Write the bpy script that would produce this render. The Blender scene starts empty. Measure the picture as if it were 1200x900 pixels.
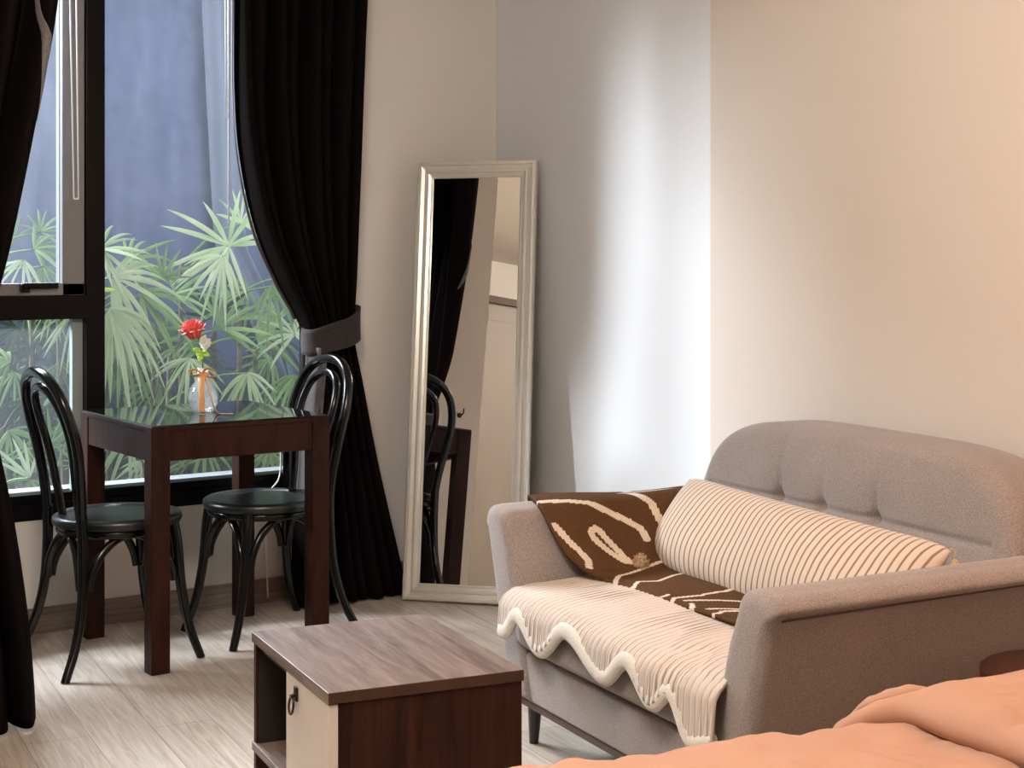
import bpy, bmesh, math, random
from mathutils import Vector, Matrix, noise
PI = math.pi
SC = bpy.context.scene
COL = SC.collection

# ------------------------------------------------------------------ camera
F, CAMH, HY, CX = 1850.0, 1.265, 298.0, 600.0
UX, UY = 0.8200, 0.5724                      # the window wall's direction seen from the camera
cd = bpy.data.cameras.new('camera'); cam = bpy.data.objects.new('camera', cd); COL.objects.link(cam)
cam.location = (0, 0, CAMH)
cam.rotation_euler = (PI/2, 0, -math.atan2(UY, UX))
cd.sensor_width = 36; cd.lens = F/1200*36; cd.shift_y = -(450-HY)/1200
cd.clip_start = .05
SC.camera = cam

# ------------------------------------------------------------------ light, exposure
SC.view_settings.view_transform = 'Standard'; SC.view_settings.look = 'None'
SC.view_settings.gamma = 1; SC.view_settings.use_curve_mapping = False
SC.view_settings.exposure = 0.36
SC.cycles.use_denoising = True
SC.cycles.max_bounces = 10; SC.cycles.diffuse_bounces = 5; SC.cycles.transparent_max_bounces = 24
SC.cycles.caustics_reflective = False; SC.cycles.caustics_refractive = False
SC.cycles.sample_clamp_indirect = 6
w = bpy.data.worlds.new('sky'); SC.world = w; w.use_nodes = True
w.node_tree.nodes['Background'].inputs[0].default_value = (.80, .90, 1.0, 1)
w.node_tree.nodes['Background'].inputs[1].default_value = .6

def area(name, loc, target, sx, sy, power, color, spread=PI):
    l = bpy.data.lights.new(name, 'AREA'); l.shape = 'RECTANGLE'; l.size = sx; l.size_y = sy
    l.energy = power; l.color = color; l.spread = spread
    o = bpy.data.objects.new(name, l); COL.objects.link(o); o.location = loc
    o.rotation_euler = (Vector(target)-Vector(loc)).to_track_quat('-Z', 'Y').to_euler()
    return o
# open sky at the far end of the garden strip (left) and above the screen
area('sky_end_of_strip', (-3.2, 8.8, 3.9), (3.3, 4.1, 1.0), 2.3, 1.8, 1080, (.90, .95, 1.0))
area('sky_over_screen', (1.3, 8.7, 4.5), (2.0, 3.4, 0), 4.2, 1.3, 1150, (.90, .95, 1.0))

def onplane(px, py, y):                      # point of the plane Y = y seen at a pixel of the photograph
    r = (px-CX)/F; z = -(py-HY)/F
    dx, dy = r*UX+UY, -r*UY+UX
    t = y/dy
    return Vector((dx*t, y, CAMH+z*t))

# ------------------------------------------------------------------ materials
MATS = {}
def newmat(name):
    m = bpy.data.materials.new(name); m.use_nodes = True
    MATS[name] = m
    return m, m.node_tree.nodes, m.node_tree.links, m.node_tree.nodes['Principled BSDF']
def col4(c): return (c[0], c[1], c[2], 1)
def plain(name, c, rough=.5, metal=0, spec=.5, bump=0, bscale=200, var=0, vscale=8):
    m, n, l, b = newmat(name)
    b.inputs['Base Color'].default_value = col4(c); b.inputs['Roughness'].default_value = rough
    b.inputs['Metallic'].default_value = metal; b.inputs['Specular IOR Level'].default_value = spec
    tc = n.new('ShaderNodeTexCoord')
    if var:
        nz = n.new('ShaderNodeTexNoise'); nz.inputs['Scale'].default_value = vscale; nz.inputs['Detail'].default_value = 5
        l.new(tc.outputs['Object'], nz.inputs['Vector'])
        cr = n.new('ShaderNodeValToRGB')
        cr.color_ramp.elements[0].position = .3; cr.color_ramp.elements[1].position = .7
        cr.color_ramp.elements[0].color = col4([x*(1-var) for x in c]); cr.color_ramp.elements[1].color = col4([min(1, x*(1+var)) for x in c])
        l.new(nz.outputs['Fac'], cr.inputs['Fac']); l.new(cr.outputs['Color'], b.inputs['Base Color'])
    if bump:
        nb = n.new('ShaderNodeTexNoise'); nb.inputs['Scale'].default_value = bscale; nb.inputs['Detail'].default_value = 3
        l.new(tc.outputs['Object'], nb.inputs['Vector'])
        bp = n.new('ShaderNodeBump'); bp.inputs['Strength'].default_value = bump; bp.inputs['Distance'].default_value = .002
        l.new(nb.outputs['Fac'], bp.inputs['Height']); l.new(bp.outputs['Normal'], b.inputs['Normal'])
    return m
def woven(name, c, c2, scale=260, rough=.9, bump=.5, sheen=.2, spec=.15):
    m, n, l, b = newmat(name)
    tc = n.new('ShaderNodeTexCoord')
    a = n.new('ShaderNodeTexNoise'); a.inputs['Scale'].default_value = scale; a.inputs['Detail'].default_value = 2
    a2 = n.new('ShaderNodeTexNoise'); a2.inputs['Scale'].default_value = 6; a2.inputs['Detail'].default_value = 3
    l.new(tc.outputs['Object'], a.inputs['Vector']); l.new(tc.outputs['Object'], a2.inputs['Vector'])
    cr = n.new('ShaderNodeValToRGB'); cr.color_ramp.elements[0].position = .36; cr.color_ramp.elements[1].position = .64
    cr.color_ramp.elements[0].color = col4(c2); cr.color_ramp.elements[1].color = col4(c)
    ad = n.new('ShaderNodeMath'); ad.operation = 'MULTIPLY_ADD'; ad.inputs[1].default_value = .25
    l.new(a2.outputs['Fac'], ad.inputs[0])
    sb = n.new('ShaderNodeMath'); sb.operation = 'SUBTRACT'; sb.inputs[1].default_value = .125
    l.new(a.outputs['Fac'], sb.inputs[0]); l.new(sb.outputs[0], ad.inputs[2])
    l.new(ad.outputs[0], cr.inputs['Fac']); l.new(cr.outputs['Color'], b.inputs['Base Color'])
    b.inputs['Roughness'].default_value = rough; b.inputs['Specular IOR Level'].default_value = spec
    b.inputs['Sheen Weight'].default_value = sheen; b.inputs['Sheen Roughness'].default_value = .5
    bp = n.new('ShaderNodeBump'); bp.inputs['Strength'].default_value = bump; bp.inputs['Distance'].default_value = .0015
    l.new(a.outputs['Fac'], bp.inputs['Height']); l.new(bp.outputs['Normal'], b.inputs['Normal'])
    return m
def wood(name, cols, scale=(1, 9, 9), rot=0, rough=.4, noise_scale=3.0, distort=3.0, spec=.4, bump=.15):
    """long grain: noise stretched along local X after rotating by rot about Z"""
    m, n, l, b = newmat(name)
    tc = n.new('ShaderNodeTexCoord'); mp0 = n.new('ShaderNodeMapping'); mp0.inputs['Rotation'].default_value = (rot if isinstance(rot, tuple) else (0, 0, rot))
    mp = n.new('ShaderNodeMapping'); mp.inputs['Scale'].default_value = scale
    l.new(tc.outputs['Object'], mp0.inputs['Vector']); l.new(mp0.outputs['Vector'], mp.inputs['Vector'])
    a = n.new('ShaderNodeTexNoise'); a.inputs['Scale'].default_value = noise_scale; a.inputs['Detail'].default_value = 6
    a.inputs['Distortion'].default_value = .6
    l.new(mp.outputs['Vector'], a.inputs['Vector'])
    f = n.new('ShaderNodeTexNoise'); f.inputs['Scale'].default_value = noise_scale*7; f.inputs['Detail'].default_value = 4
    l.new(mp.outputs['Vector'], f.inputs['Vector'])
    mx = n.new('ShaderNodeMath'); mx.operation = 'MULTIPLY_ADD'; mx.inputs[1].default_value = .45
    l.new(f.outputs['Fac'], mx.inputs[0])
    h = n.new('ShaderNodeMath'); h.operation = 'SUBTRACT'; h.inputs[1].default_value = .225
    l.new(a.outputs['Fac'], h.inputs[0]); l.new(h.outputs[0], mx.inputs[2])
    cr = n.new('ShaderNodeValToRGB')
    e = cr.color_ramp.elements
    e[0].position = .32; e[1].position = .68; e[0].color = col4(cols[0]); e[1].color = col4(cols[-1])
    for i, c in enumerate(cols[1:-1]):
        k = e.new(.32+.36*(i+1)/(len(cols)-1)); k.color = col4(c)
    l.new(mx.outputs[0], cr.inputs['Fac']); l.new(cr.outputs['Color'], b.inputs['Base Color'])
    b.inputs['Roughness'].default_value = rough; b.inputs['Specular IOR Level'].default_value = spec
    bp = n.new('ShaderNodeBump'); bp.inputs['Strength'].default_value = bump; bp.inputs['Distance'].default_value = .001
    l.new(mx.outputs[0], bp.inputs['Height']); l.new(bp.outputs['Normal'], b.inputs['Normal'])
    return m
def pane(name, tint, gloss, dust, dustcol=(.8, .85, .9)):
    """clear sheet glass with a little grime: see-through + mirror + dust"""
    m, n, l, b = newmat(name); n.remove(b)
    out = n['Material Output']
    t = n.new('ShaderNodeBsdfTransparent'); t.inputs[0].default_value = col4(tint)
    g = n.new('ShaderNodeBsdfGlossy'); g.inputs['Roughness'].default_value = .02
    lw = n.new('ShaderNodeLayerWeight'); lw.inputs['Blend'].default_value = gloss
    mx = n.new('ShaderNodeMixShader'); l.new(lw.outputs['Fresnel'], mx.inputs[0]); l.new(t.outputs[0], mx.inputs[1]); l.new(g.outputs[0], mx.inputs[2])
    last = mx
    if dust:
        d = n.new('ShaderNodeBsdfTranslucent'); d.inputs[0].default_value = col4(dustcol)
        tc = n.new('ShaderNodeTexCoord'); mp = n.new('ShaderNodeMapping'); mp.inputs['Scale'].default_value = (3.5, 1, 1.2)
        nz = n.new('ShaderNodeTexNoise'); nz.inputs['Scale'].default_value = 2.0; nz.inputs['Detail'].default_value = 8; nz.inputs['Roughness'].default_value = .7
        l.new(tc.outputs['Object'], mp.inputs['Vector']); l.new(mp.outputs['Vector'], nz.inputs['Vector'])
        mr = n.new('ShaderNodeMapRange'); mr.inputs['From Min'].default_value = .25; mr.inputs['From Max'].default_value = .75
        mr.inputs['To Min'].default_value = dust*.45; mr.inputs['To Max'].default_value = dust*1.5
        l.new(nz.outputs['Fac'], mr.inputs['Value'])
        m2 = n.new('ShaderNodeMixShader'); l.new(mr.outputs[0], m2.inputs[0]); l.new(mx.outputs[0], m2.inputs[1]); l.new(d.outputs[0], m2.inputs[2])
        last = m2
    l.new(last.outputs[0], out.inputs['Surface'])
    return m

M_wall = plain('white_paint', (.76, .73, .68), .55, spec=.35, bump=.05, bscale=60)
M_satin = plain('satin_white_daylit_paint', (.82, .84, .86), .42, spec=.5, bump=.02, bscale=40)  # satin white, part of the daylight on this stretch put into the colour
M_beige = plain('beige_matte_dim_paint', (.70, .63, .565), .75, spec=.2, bump=.05, bscale=60)  # beige, part of the dimmer light past the step put into the colour
M_ceil = plain('ceiling_paint', (.70, .66, .61), .8, spec=.2)
M_base = wood('grey_oak_skirting', [(.16, .12, .10), (.22, .18, .15), (.27, .22, .19)], (1.2, 12, 30), 0, .5)
M_black = plain('black_aluminium', (.004, .004, .0045), .35, spec=.12)
M_sash = plain('grey_anodised_sash', (.20, .21, .22), .45, metal=.35)
M_silverline = plain('grey_gasket', (.30, .36, .37), .5)
M_glass = pane('dusty_window_glass', (.97, .98, .99), .06, .013)
M_glass_sash = pane('dustier_sash_glass', (.95, .97, .99), .06, .026)
M_curtain = woven('black_brown_curtain', (.0085, .0058, .0055), (.004, .003, .003), 300, .8, .4, 0, .02)
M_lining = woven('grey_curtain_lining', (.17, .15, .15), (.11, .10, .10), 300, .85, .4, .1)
M_tie = woven('charcoal_tieback', (.045, .036, .036), (.022, .018, .018), 260, .8, .4, .1)
M_chair = plain('black_lacquered_bentwood', (.003, .0035, .0035), .17, spec=.36)
M_seat = plain('black_seat_lacquer', (.010, .012, .012), .33, spec=.6, bump=.04, bscale=30)
M_table = wood('dark_mahogany_stain', [(.014, .004, .0022), (.026, .0075, .004), (.036, .0105, .006)], (1.5, 1.5, .35), 0, .5, 14, spec=.15, bump=.05)
M_gtop = plain('black_table_glass', (.006, .009, .008), .035, spec=.75)
M_gedge = plain('green_glass_edge', (.10, .14, .12), .15, spec=.6)
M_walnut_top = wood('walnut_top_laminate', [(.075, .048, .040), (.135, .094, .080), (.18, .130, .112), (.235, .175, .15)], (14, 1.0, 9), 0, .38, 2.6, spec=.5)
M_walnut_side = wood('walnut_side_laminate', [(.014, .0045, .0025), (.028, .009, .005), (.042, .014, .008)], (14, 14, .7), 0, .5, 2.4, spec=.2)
M_edge_shade = plain('shaded_walnut_edge', (.055, .028, .018), .5, spec=.25, var=.2, vscale=20)  # walnut edge with the shade on its near and right sides put in
M_niche = plain('dark_niche_board', (.016, .010, .008), .6)
M_cream = plain('cream_lacquer_door', (.60, .545, .50), .45, spec=.3)
M_ward = plain('taupe_wardrobe_lacquer', (.31, .275, .245), .5, spec=.3)
M_bronze = plain('aged_bronze', (.035, .027, .022), .35, metal=.85)
M_frame = plain('champagne_silver_frame', (.70, .67, .60), .28, metal=.40, var=.04, vscale=14)
M_mirror = plain('mirror_silver', (.86, .86, .84), .0, metal=1)
M_sofa = woven('grey_taupe_upholstery', (.335, .285, .265), (.235, .195, .18), 330, .92, .5, .25)
M_sofadark = plain('sofa_seam_thread', (.085, .062, .055), .9)
M_leg = plain('dark_wood_leg', (.02, .011, .008), .4)
M_rail = plain('brown_sofa_rail', (.085, .055, .042), .6)

M_trim = woven('ivory_chenille_binding', (.80, .73, .64), (.64, .56, .47), 380, .95, .9, .3)
M_throw = woven('brown_knit', (.110, .056, .027), (.070, .034, .016), 420, .95, .7, .0, .05)
M_throwl = woven('cream_knit_line', (.72, .62, .50), (.56, .46, .35), 420, .95, .7, .2)
M_tassel = woven('straw_yarn', (.62, .46, .30), (.38, .25, .13), 300, .95, .9, .2)
M_duvet = plain('salmon_duvet_cotton', (.45, .262, .185), .85, spec=.15, bump=.25, bscale=14)
M_sheet = plain('salmon_sheet', (.60, .34, .22), .9, spec=.1)
M_bedwood = plain('bed_base', (.10, .06, .045), .6)
M_sidetop = plain('mahogany_side_table', (.055, .017, .010), .38, spec=.45, var=.2, vscale=12)
M_ribbon = plain('peach_satin_ribbon', (.80, .44, .21), .45, spec=.4)
M_petal = plain('coral_red_petal', (.74, .10, .085), .6, spec=.3, var=.25, vscale=30)
M_petalw = plain('pale_petal', (.80, .82, .76), .6, spec=.3)
M_stem = plain('rose_stem', (.10, .13, .06), .6)
M_leafb = plain('bright_rose_leaf', (.38, .66, .08), .5)
M_white = plain('white_plastic', (.85, .86, .88), .4)
M_screen = plain('slate_blue_screen', (.105, .130, .24), .8, spec=.2, var=.07, vscale=14)
M_cloth = plain('pale_shade_cloth', (.17, .20, .29), .8)
M_soil = plain('garden_soil', (.05, .045, .035), .95, bump=.5, bscale=30)
M_ledge = plain('pale_concrete', (.36, .39, .41), .7)
M_cane = plain('palm_cane', (.10, .085, .055), .8, var=.4, vscale=30)
def leaf(name, c1, c2):
    m, n, l, b = newmat(name)
    oi = n.new('ShaderNodeTexCoord'); nz = n.new('ShaderNodeTexNoise'); nz.inputs['Scale'].default_value = 4; nz.inputs['Detail'].default_value = 2
    l.new(oi.outputs['Object'], nz.inputs['Vector'])
    cr = n.new('ShaderNodeValToRGB'); cr.color_ramp.elements[0].position = .3; cr.color_ramp.elements[1].position = .7
    cr.color_ramp.elements[0].color = col4(c1); cr.color_ramp.elements[1].color = col4(c2)
    l.new(nz.outputs['Fac'], cr.inputs['Fac']); l.new(cr.outputs['Color'], b.inputs['Base Color'])
    b.inputs['Roughness'].default_value = .42; b.inputs['Specular IOR Level'].default_value = .5
    tr = n.new('ShaderNodeBsdfTranslucent'); l.new(cr.outputs['Color'], tr.inputs[0])
    mx = n.new('ShaderNodeMixShader'); mx.inputs[0].default_value = .3
    l.new(b.outputs[0], mx.inputs[1]); l.new(tr.outputs[0], mx.inputs[2]); l.new(mx.outputs[0], n['Material Output'].inputs['Surface'])
    return m
M_leaf = leaf('palm_leaf', (.11, .225, .065), (.29, .44, .17))
M_leaflit = leaf('lit_palm_leaf', (.31, .48, .21), (.62, .72, .50))  # same leaf, paler: daylight on the blades put into the colour
M_leafshade = leaf('shaded_palm_leaf', (.020, .05, .022), (.055, .10, .045))  # same leaf, darker: shade among the fronds put into the colour
M_leafyel = leaf('yellow_green_leaf', (.30, .42, .02), (.40, .52, .03))

# striped cushion: bands along the UV u axis
def striped(name, c1, c2, count, width):
    m, n, l, b = newmat(name)
    uv = n.new('ShaderNodeUVMap'); sp = n.new('ShaderNodeSeparateXYZ'); l.new(uv.outputs[0], sp.inputs[0])
    nz = n.new('ShaderNodeTexNoise'); nz.inputs['Scale'].default_value = 3; l.new(uv.outputs[0], nz.inputs['Vector'])
    ma = n.new('ShaderNodeMath'); ma.operation = 'MULTIPLY_ADD'; ma.inputs[1].default_value = count
    l.new(sp.outputs['X'], ma.inputs[0])
    mb = n.new('ShaderNodeMath'); mb.operation = 'MULTIPLY'; mb.inputs[1].default_value = .5; l.new(nz.outputs['Fac'], mb.inputs[0]); l.new(mb.outputs[0], ma.inputs[2])
    fr = n.new('ShaderNodeMath'); fr.operation = 'FRACT'; l.new(ma.outputs[0], fr.inputs[0])
    cr = n.new('ShaderNodeValToRGB'); e = cr.color_ramp.elements
    e[0].position = .5-width; e[0].color = col4(c1); e[1].position = .5+width; e[1].color = col4(c1)
    k = e.new(.5-width*.45); k.color = col4(c2); k = e.new(.5+width*.45); k.color = col4(c2)
    l.new(fr.outputs[0], cr.inputs['Fac']); l.new(cr.outputs['Color'], b.inputs['Base Color'])
    b.inputs['Roughness'].default_value = .9; b.inputs['Specular IOR Level'].default_value = .15; b.inputs['Sheen Weight'].default_value = .2
    bp = n.new('ShaderNodeBump'); bp.inputs['Strength'].default_value = .5; bp.inputs['Distance'].default_value = .003
    rgb = n.new('ShaderNodeRGBToBW'); l.new(cr.outputs['Color'], rgb.inputs[0]); l.new(rgb.outputs[0], bp.inputs['Height']); l.new(bp.outputs['Normal'], b.inputs['Normal'])
    return m
M_stripe = striped('cream_ticking_stripe', (.63, .52, .425), (.25, .16, .09), 46, .17)

M_cover = striped('cream_rows_groove_shade', (.58, .49, .42), (.31, .235, .18), 45, .11)  # cream rows; dark lines put the rib grooves' shade into the colour
# plank floor: boards run parallel to the sofa wall
def floor_mat():
    m, n, l, b = newmat('pale_oak_plank')
    tc = n.new('ShaderNodeTexCoord'); mp = n.new('ShaderNodeMapping'); mp.inputs['Rotation'].default_value = (0, 0, math.radians(90+8.86))
    l.new(tc.outputs['Object'], mp.inputs['Vector'])
    br = n.new('ShaderNodeTexBrick'); br.offset = .37
    br.inputs['Scale'].default_value = 1; br.inputs['Brick Width'].default_value = 1.25; br.inputs['Row Height'].default_value = .165
    br.inputs['Mortar Size'].default_value = .0012; br.inputs['Bias'].default_value = 0
    br.inputs['Color1'].default_value = (.47, .41, .345, 1); br.inputs['Color2'].default_value = (.54, .485, .42, 1); br.inputs['Mortar'].default_value = (.26, .21, .17, 1)
    l.new(mp.outputs[0], br.inputs['Vector'])
    m2 = n.new('ShaderNodeMapping'); m2.inputs['Scale'].default_value = (1.2, 22, 1); l.new(mp.outputs[0], m2.inputs['Vector'])
    nz = n.new('ShaderNodeTexNoise'); nz.inputs['Scale'].default_value = 3; nz.inputs['Detail'].default_value = 8; nz.inputs['Distortion'].default_value = 1.2
    l.new(m2.outputs[0], nz.inputs['Vector'])
    cr = n.new('ShaderNodeValToRGB'); cr.color_ramp.elements[0].position = .3; cr.color_ramp.elements[1].position = .72
    cr.color_ramp.elements[0].color = (.70, .66, .62, 1); cr.color_ramp.elements[1].color = (1.12, 1.12, 1.12, 1)
    l.new(nz.outputs['Fac'], cr.inputs['Fac'])
    mx = n.new('ShaderNodeMix'); mx.data_type = 'RGBA'; mx.blend_type = 'MULTIPLY'; mx.inputs['Factor'].default_value = 1
    l.new(br.outputs['Color'], mx.inputs[6]); l.new(cr.outputs['Color'], mx.inputs[7]); l.new(mx.outputs[2], b.inputs['Base Color'])
    b.inputs['Roughness'].default_value = .45; b.inputs['Specular IOR Level'].default_value = .4
    bp = n.new('ShaderNodeBump'); bp.inputs['Strength'].default_value = .12; bp.inputs['Distance'].default_value = .002
    l.new(nz.outputs['Fac'], bp.inputs['Height']); l.new(bp.outputs['Normal'], b.inputs['Normal'])
    return m
M_floor = floor_mat()

# ------------------------------------------------------------------ helpers
def thing(name, label, cat, loc=(0, 0, 0), rz=0, group=None):
    o = bpy.data.objects.new(name, None); COL.objects.link(o); o.empty_display_size = .1
    o.location = loc; o.rotation_euler = (0, 0, rz)
    o['label'] = label; o['category'] = cat
    if group: o['group'] = group
    return o
def tag(o, label, cat, group=None, kind=None):
    o['label'] = label; o['category'] = cat
    if group: o['group'] = group
    if kind: o['kind'] = kind
    return o
def obj(name, bm, mats, parent=None, smooth=False, world=False, angle=None):
    """one mesh object; world=True means the bmesh holds world coordinates (parent unrotated)"""
    root = parent
    off = Vector((0, 0, 0))
    while root is not None:
        off += root.location; root = root.parent
    if world and parent is not None:
        for v in bm.verts: v.co -= off
    me = bpy.data.meshes.new(name); bm.to_mesh(me); bm.free()
    for m in (mats if isinstance(mats, (list, tuple)) else [mats]): me.materials.append(m)
    if smooth:
        for p in me.polygons: p.use_smooth = True
        if angle is not None: me.set_sharp_from_angle(angle=math.radians(angle))
    o = bpy.data.objects.new(name, me); COL.objects.link(o); o.parent = parent
    return o
def struct(name, bm, m, parent=None, smooth=False):
    o = obj(name, bm, m, parent, smooth)
    if parent is None: o['kind'] = 'structure'
    return o
def box(bm, c, s, rz=0, bevel=0, mi=0, seg=2):
    r = bmesh.ops.create_cube(bm, size=1)
    vs = r['verts']
    bmesh.ops.scale(bm, vec=s, verts=vs)
    if bevel:
        es = list({e for v in vs for e in v.link_edges})
        bv = bmesh.ops.bevel(bm, geom=es, offset=bevel, segments=seg, profile=.5, affect='EDGES')
        vs = list({v for f in bv['faces'] for v in f.verts} | {v for v in vs if v.is_valid})
    if rz: bmesh.ops.rotate(bm, cent=(0, 0, 0), matrix=Matrix.Rotation(rz, 3, 'Z'), verts=vs)
    bmesh.ops.translate(bm, vec=c, verts=vs)
    for f in {f for v in vs for f in v.link_faces}: f.material_index = mi
    return vs
def box2(bm, a, b, bevel=0, mi=0, seg=2):
    c = [(a[i]+b[i])/2 for i in range(3)]; s = [abs(b[i]-a[i]) for i in range(3)]
    return box(bm, c, s, 0, bevel, mi, seg)
def tube(bm, pts, r, seg=10, closed=False, caps=True, flat=None):
    """sweep a circle (or an ellipse, flat=(along side, along up) factors) along pts; r number or list"""
    pts = [Vector(p) for p in pts]; n = len(pts)
    rs = r if isinstance(r, (list, tuple)) else [r]*n
    rings = []; prev = None
    for i, p in enumerate(pts):
        if closed: t = pts[(i+1) % n]-pts[i-1]
        else: t = pts[min(i+1, n-1)]-pts[max(i-1, 0)]
        t.normalize()
        if prev is None:
            ref = Vector((0, 0, 1)) if abs(t.z) < .9 else Vector((1, 0, 0))
            s = t.cross(ref).normalized()
        else:
            s = prev - t*prev.dot(t); s.normalize()
        prev = s; q = t.cross(s)
        fs, fq = flat if flat else (1, 1)
        rings.append([bm.verts.new(p+(s*math.cos(2*PI*k/seg)*fs+q*math.sin(2*PI*k/seg)*fq)*rs[i]) for k in range(seg)])
    m = n if closed else n-1
    for i in range(m):
        A, B = rings[i], rings[(i+1) % n]
        for k in range(seg): bm.faces.new((A[k], A[(k+1) % seg], B[(k+1) % seg], B[k]))
    if caps and not closed:
        bm.faces.new(rings[0][::-1]); bm.faces.new(rings[-1])
def spline(pts, n=8):
    """Catmull-Rom through pts"""
    P = [Vector(p) for p in pts]; P = [P[0]*2-P[1]]+P+[P[-1]*2-P[-2]]; out = []
    for i in range(1, len(P)-2):
        for k in range(n):
            t = k/n; a, b, c, d = P[i-1], P[i], P[i+1], P[i+2]
            out.append(.5*((2*b)+(c-a)*t+(2*a-5*b+4*c-d)*t*t+(3*b-a-3*c+d)*t**3))
    out.append(P[-2]); return out
def lathe(bm, prof, seg=40, c=(0, 0, 0)):
    """prof: list of (radius, z)"""
    c = Vector(c); rings = []
    for r, z in prof:
        if r < 1e-6: rings.append([bm.verts.new(c+Vector((0, 0, z)))])
        else: rings.append([bm.verts.new(c+Vector((r*math.cos(2*PI*k/seg), r*math.sin(2*PI*k/seg), z))) for k in range(seg)])
    for A, B in zip(rings, rings[1:]):
        for k in range(seg):
            a, b = A[k % len(A)], A[(k+1) % len(A)]; d, e = B[k % len(B)], B[(k+1) % len(B)]
            vs = []
            for v in (a, b, e, d):
                if v not in vs: vs.append(v)
            if len(vs) >= 3: bm.faces.new(vs)
def grid(nu, nv, fn, bm=None, mi=None, closeu=False):
    bm = bm or bmesh.new(); uvl = bm.loops.layers.uv.verify()
    V = [[bm.verts.new(fn(i/nu, j/nv)) for j in range(nv+1)] for i in range(nu+(0 if closeu else 1))]
    for i in range(nu):
        i2 = (i+1) % nu if closeu else i+1
        for j in range(nv):
            f = bm.faces.new((V[i][j], V[i2][j], V[i2][j+1], V[i][j+1]))
            for lp, (a, b) in zip(f.loops, ((i, j), (i+1, j), (i+1, j+1), (i, j+1))): lp[uvl].uv = (a/nu, b/nv)
            if mi: f.material_index = mi((i+.5)/nu, (j+.5)/nv)
    return bm
def solidify(o, t, off=0):
    m = o.modifiers.new('thickness', 'SOLIDIFY'); m.thickness = t; m.offset = off; return o
def subsurf(o, n=1):
    m = o.modifiers.new('smooth', 'SUBSURF'); m.levels = n; m.render_levels = n; return o
def lerp(a, b, t): return a+(b-a)*t
def interp(table, x):
    if x <= table[0][0]: return table[0][1]
    for (x0, y0), (x1, y1) in zip(table, table[1:]):
        if x <= x1:
            t = (x-x0)/(x1-x0); return y0+(y1-y0)*t
    return table[-1][1]
def sinterp(table, x):                       # smooth (Catmull-Rom in value) table lookup
    n = len(table)
    if x <= table[0][0]: return table[0][1]
    if x >= table[-1][0]: return table[-1][1]
    for i in range(n-1):
        if x <= table[i+1][0]:
            x0, x1 = table[i][0], table[i+1][0]; t = (x-x0)/(x1-x0)
            p1, p2 = table[i][1], table[i+1][1]
            m1 = (p2-table[i-1][1])/(x1-table[i-1][0])*(x1-x0) if i > 0 else p2-p1
            m2 = (table[i+2][1]-p1)/(table[i+2][0]-x0)*(x1-x0) if i < n-2 else p2-p1
            return (2*t**3-3*t*t+1)*p1+(t**3-2*t*t+t)*m1+(-2*t**3+3*t*t)*p2+(t**3-t*t)*m2
def sstep(a, b, x):
    t = max(0, min(1, (x-a)/(b-a))); return t*t*(3-2*t)

# ------------------------------------------------------------------ sofa wall frame (the sofa wall is 8.9 degrees off square)
AX, BX = Vector((.988, -.154, 0)), Vector((-.154, -.988, 0))
CORN = Vector((3.57, 5.23, 0))
def wallpt(t, out=0, z=0): return CORN+BX*t-AX*out+Vector((0, 0, z))
CEIL = 2.60
WX0, WX1, WZ0, WZ1 = 1.06, 2.80, .377, 2.44   # window opening
TEDGE = 1.615                                 # where the satin part of the sofa wall ends

# ------------------------------------------------------------------ setting
bm = bmesh.new(); box2(bm, (-1.5, -1.9, -.06), (4.3, 5.42, 0)); struct('floor', bm, M_floor)
bm = bmesh.new(); box2(bm, (-1.5, -1.9, CEIL), (4.3, 5.42, CEIL+.08)); struct('ceiling', bm, M_ceil)
bm = bmesh.new()
box2(bm, (.75, 5.23, 0), (3.75, 5.42, WZ0)); box2(bm, (.75, 5.23, WZ1), (3.75, 5.42, CEIL))
box2(bm, (.75, 5.23, WZ0), (WX0, 5.42, WZ1)); box2(bm, (WX1, 5.23, WZ0), (3.75, 5.42, WZ1))
struct('wall_back', bm, M_wall)
def wallslab(t0, t1, out0, out1, z0=0, z1=CEIL):
    bm = bmesh.new()
    q = [wallpt(t0, out0), wallpt(t1, out0), wallpt(t1, out1), wallpt(t0, out1)]
    lo = [bm.verts.new(p+Vector((0, 0, z0))) for p in q]; hi = [bm.verts.new(p+Vector((0, 0, z1))) for p in q]
    bm.faces.new(lo); bm.faces.new(hi[::-1])
    for i in range(4): bm.faces.new((lo[i], lo[(i+1) % 4], hi[(i+1) % 4], hi[i]))
    bmesh.ops.recalc_face_normals(bm, faces=bm.faces)
    return bm
struct('wall_right_recess', wallslab(-.1, TEDGE, 0, -.14), M_satin)
struct('wall_right', wallslab(TEDGE, 7.2, .035, -.14), M_beige)
struct('baseboard_right', wallslab(TEDGE, 7.0, .047, .035, 0, .085), M_base)
struct('baseboard_recess', wallslab(.0, TEDGE, .012, 0, 0, .085), M_base)
bm = bmesh.new(); box2(bm, (.75, 3.81, 0), (.95, 5.23, CEIL)); box2(bm, (-1.4, 3.81, 0), (.75, 3.95, CEIL)); struct('wall_left', bm, M_wall)
bm = bmesh.new(); box2(bm, (-1.5, -1.9, 0), (-1.4, 3.95, CEIL)); struct('wall_far_left', bm, M_wall)
bm = bmesh.new(); box2(bm, (-1.5, -2.0, 0), (4.3, -1.9, CEIL)); struct('wall_front', bm, M_wall)
bm = bmesh.new(); box2(bm, (.95, 5.216, 0), (3.57, 5.23, .085), .002); struct('baseboard_back', bm, M_base)
bm = bmesh.new(); box2(bm, (.95, 3.81, 0), (.962, 5.216, .085)); struct('baseboard_left', bm, M_base)

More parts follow.
